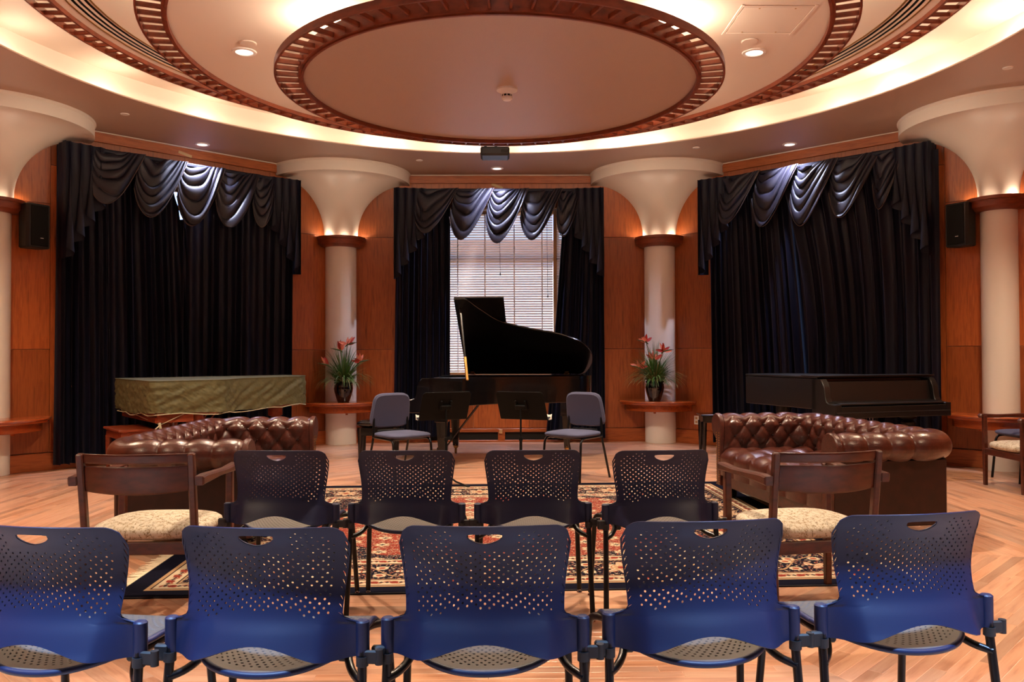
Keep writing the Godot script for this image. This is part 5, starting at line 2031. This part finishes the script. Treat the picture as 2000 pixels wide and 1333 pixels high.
# ------------------------------------------------------------------ the rug
func rug_texture() -> ImageTexture:
	var W := 1024
	var H := 840
	var hw := W / 2
	var hh := H / 2
	var navy := rgb(15, 15, 28)
	var ivory := rgb(172, 156, 132)
	var red := rgb(112, 44, 36)
	var rust := rgb(134, 72, 54)
	var tan := rgb(150, 120, 90)
	var dark := rgb(48, 34, 34)
	var n1 := FastNoiseLite.new()
	n1.seed = 2
	n1.frequency = 0.05
	var n2 := FastNoiseLite.new()
	n2.seed = 6
	n2.frequency = 0.11
	var im := Image.create(W, H, false, Image.FORMAT_RGB8)
	for y in hh:
		for x in hw:
			var e := mini(x, y) - 10             # distance to the edge, mitred
			var along := maxi(x, y) if x < y else x
			along = (hh - y) if x < y else (hw - x)
			var c := navy
			if e < 18:
				c = navy
			elif e < 24:
				c = tan
			elif e < 50 or (e >= 132 and e < 158):       # guard borders: small flowers on ivory
				var m := (e - 24) if e < 50 else (e - 132)
				var a := fposmod(along, 26.0) - 13.0
				var b := m - 13.0
				c = ivory
				if a * a + b * b < 34.0:
					c = red
				elif absf(absf(a) - 9.0) + absf(b) < 4.0:
					c = dark
				elif absf(b + 5.0 * sin(along * 0.24)) < 1.7:
					c = rust
				if m < 2 or m > 23:
					c = dark
			elif e < 132:                                 # main border: palmettes and vines on navy
				var m := e - 50.0 - 41.0
				var a := fposmod(along, 96.0) - 48.0
				var rr := sqrt(a * a + m * m)
				var th := atan2(m, a)
				var pet := 24.0 + 7.0 * cos(th * 8.0)
				var a2 := fposmod(along + 48.0, 96.0) - 48.0
				var vine := absf(m - 24.0 * sin(along * TAU / 96.0))
				c = navy
				if rr < 6.0:
					c = red
				elif rr < pet * 0.55:
					c = tan
				elif rr < pet:
					c = ivory if fposmod(rr, 7.0) > 2.0 else rust
				elif rr < pet + 3.0:
					c = dark
				elif vine < 2.4:
					c = tan
				elif (Vector2(a2, m - 18.0).length() < 9.0 or Vector2(a2, m + 20.0).length() < 9.0):
					c = rust if Vector2(a2, m - 18.0).length() < 5.0 or Vector2(a2, m + 20.0).length() < 5.0 else ivory
				elif n2.get_noise_2d(absf(a) * 1.6, m * 1.6 + 300.0) > 0.22:
					c = ivory if n1.get_noise_2d(a * 3.0, m * 3.0) > 0.0 else rust
				if absf(m) > 38.5:
					c = tan
			else:                                          # field
				var fx: float = (hw - x) / float(hw - 168)
				var fy: float = (hh - y) / float(hh - 168)
				var q := Vector2(hw - x, hh - y)
				var r := Vector2(fx, fy).length() + 0.05 * cos(atan2(fy, fx) * 16.0)
				var swirl := n1.get_noise_2d(q.x * 1.1 + 30.0 * n2.get_noise_2d(q.x * 0.4, q.y * 0.4), q.y * 1.1)
				var vine := absf(swirl)
				var ground := red if r < 1.02 else navy
				if r < 0.42:
					ground = navy if r > 0.38 else rust
				c = ground
				if vine < 0.045:
					c = ivory
				elif vine < 0.08:
					c = dark
				else:
					var cell := Vector2(fposmod(q.x, 46.0) - 23.0, fposmod(q.y + (23.0 if int(q.x / 46.0) % 2 else 0.0), 46.0) - 23.0)
					var cr := cell.length() + 2.0 * cos(atan2(cell.y, cell.x) * 6.0)
					if cr < 4.0:
						c = red if ground != red else navy
					elif cr < 9.5:
						c = ivory
					elif cr < 11.5:
						c = tan
					elif n2.get_noise_2d(q.x * 1.3, q.y * 1.3) > 0.3:
						c = rust if ground != rust else tan
			var j := 0.9 + 0.2 * (0.5 + 0.5 * n2.get_noise_2d(x * 6.0, y * 6.0))
			c = Color(c.r * j, c.g * j, c.b * j)
			im.set_pixel(x, y, c)
			im.set_pixel(W - 1 - x, y, c)
			im.set_pixel(x, H - 1 - y, c)
			im.set_pixel(W - 1 - x, H - 1 - y, c)
	return ImageTexture.create_from_image(im)

func make_rug() -> void:
	var L := 4.25
	var D := 3.55
	var t := thing("rug", "red and navy Persian rug with ivory fringes in the middle of the floor", "rug", Vector3(0.05, 0.0, -6.12), deg_to_rad(2.2))
	var m := plain(Color.WHITE, 0.95)
	m.metallic_specular = 0.12
	m.albedo_texture = rug_texture()
	m.heightmap_enabled = true
	m.heightmap_texture = noise_tex(91, 0.3, [Color.BLACK, Color.WHITE], 2, 256)
	m.heightmap_scale = 0.1
	var no := FastNoiseLite.new()
	no.seed = 8
	no.frequency = 0.6
	var mb := MB.new()
	mb.grid(func(u, w): return Vector3((u - 0.5) * L, 0.007 + 0.001 * no.get_noise_2d(u * 8.0, w * 8.0), (w - 0.5) * D), 40, 34)
	part(t, "pile", mb, m)
	var ed := MB.new()
	ed.tube([Vector3(-L / 2, 0.004, D / 2), Vector3(L / 2, 0.004, D / 2)], 0.005, 8)
	ed.tube([Vector3(-L / 2, 0.004, -D / 2), Vector3(L / 2, 0.004, -D / 2)], 0.005, 8)
	ed.tube([Vector3(-L / 2, 0.004, -D / 2), Vector3(-L / 2, 0.004, D / 2)], 0.005, 8)
	ed.tube([Vector3(L / 2, 0.004, -D / 2), Vector3(L / 2, 0.004, D / 2)], 0.005, 8)
	part(t, "binding", ed, plain(rgb(22, 22, 36), 0.9))
	var fr := MB.new()
	rng.seed = 31
	for s in [-1.0, 1.0]:
		var z := -D / 2
		while z < D / 2:
			var l := rng.randf_range(0.06, 0.11)
			var a := rng.randf_range(-0.5, 0.5)
			var p := Vector3(s * L / 2, 0.006, z)
			fr.tube([p, p + Vector3(s * l * 0.5, -0.002, l * 0.3 * a), p + Vector3(s * l, -0.003, l * a)], [0.004, 0.004, 0.002], 5)
			z += 0.0085
	var fo := part(t, "fringe", fr, M.fringe)
	fo.set_meta("kind", "stuff")

func _ready() -> void:
	make_view()
	# the sun shines over this roof on the house across the street
	var sun := DirectionalLight3D.new()
	sun.name = "sun"
	sun.light_color = Color(1.0, 0.97, 0.92)
	sun.light_energy = 5.0
	sun.light_angular_distance = 0.5
	sun.shadow_enabled = true
	add_child(sun)
	sun.rotation_degrees = Vector3(-52, -12, 0)
	make_materials()
	make_walls()
	make_ceiling()
	make_floor()
	make_columns()
	make_outside()
	make_drapes()
	make_ceiling_things()
	make_wall_things()
	make_stacking_chairs()
	make_armchairs()
	make_musicians_corner()
	make_sofas()
	make_pianos()
	make_vases()
	make_rug()
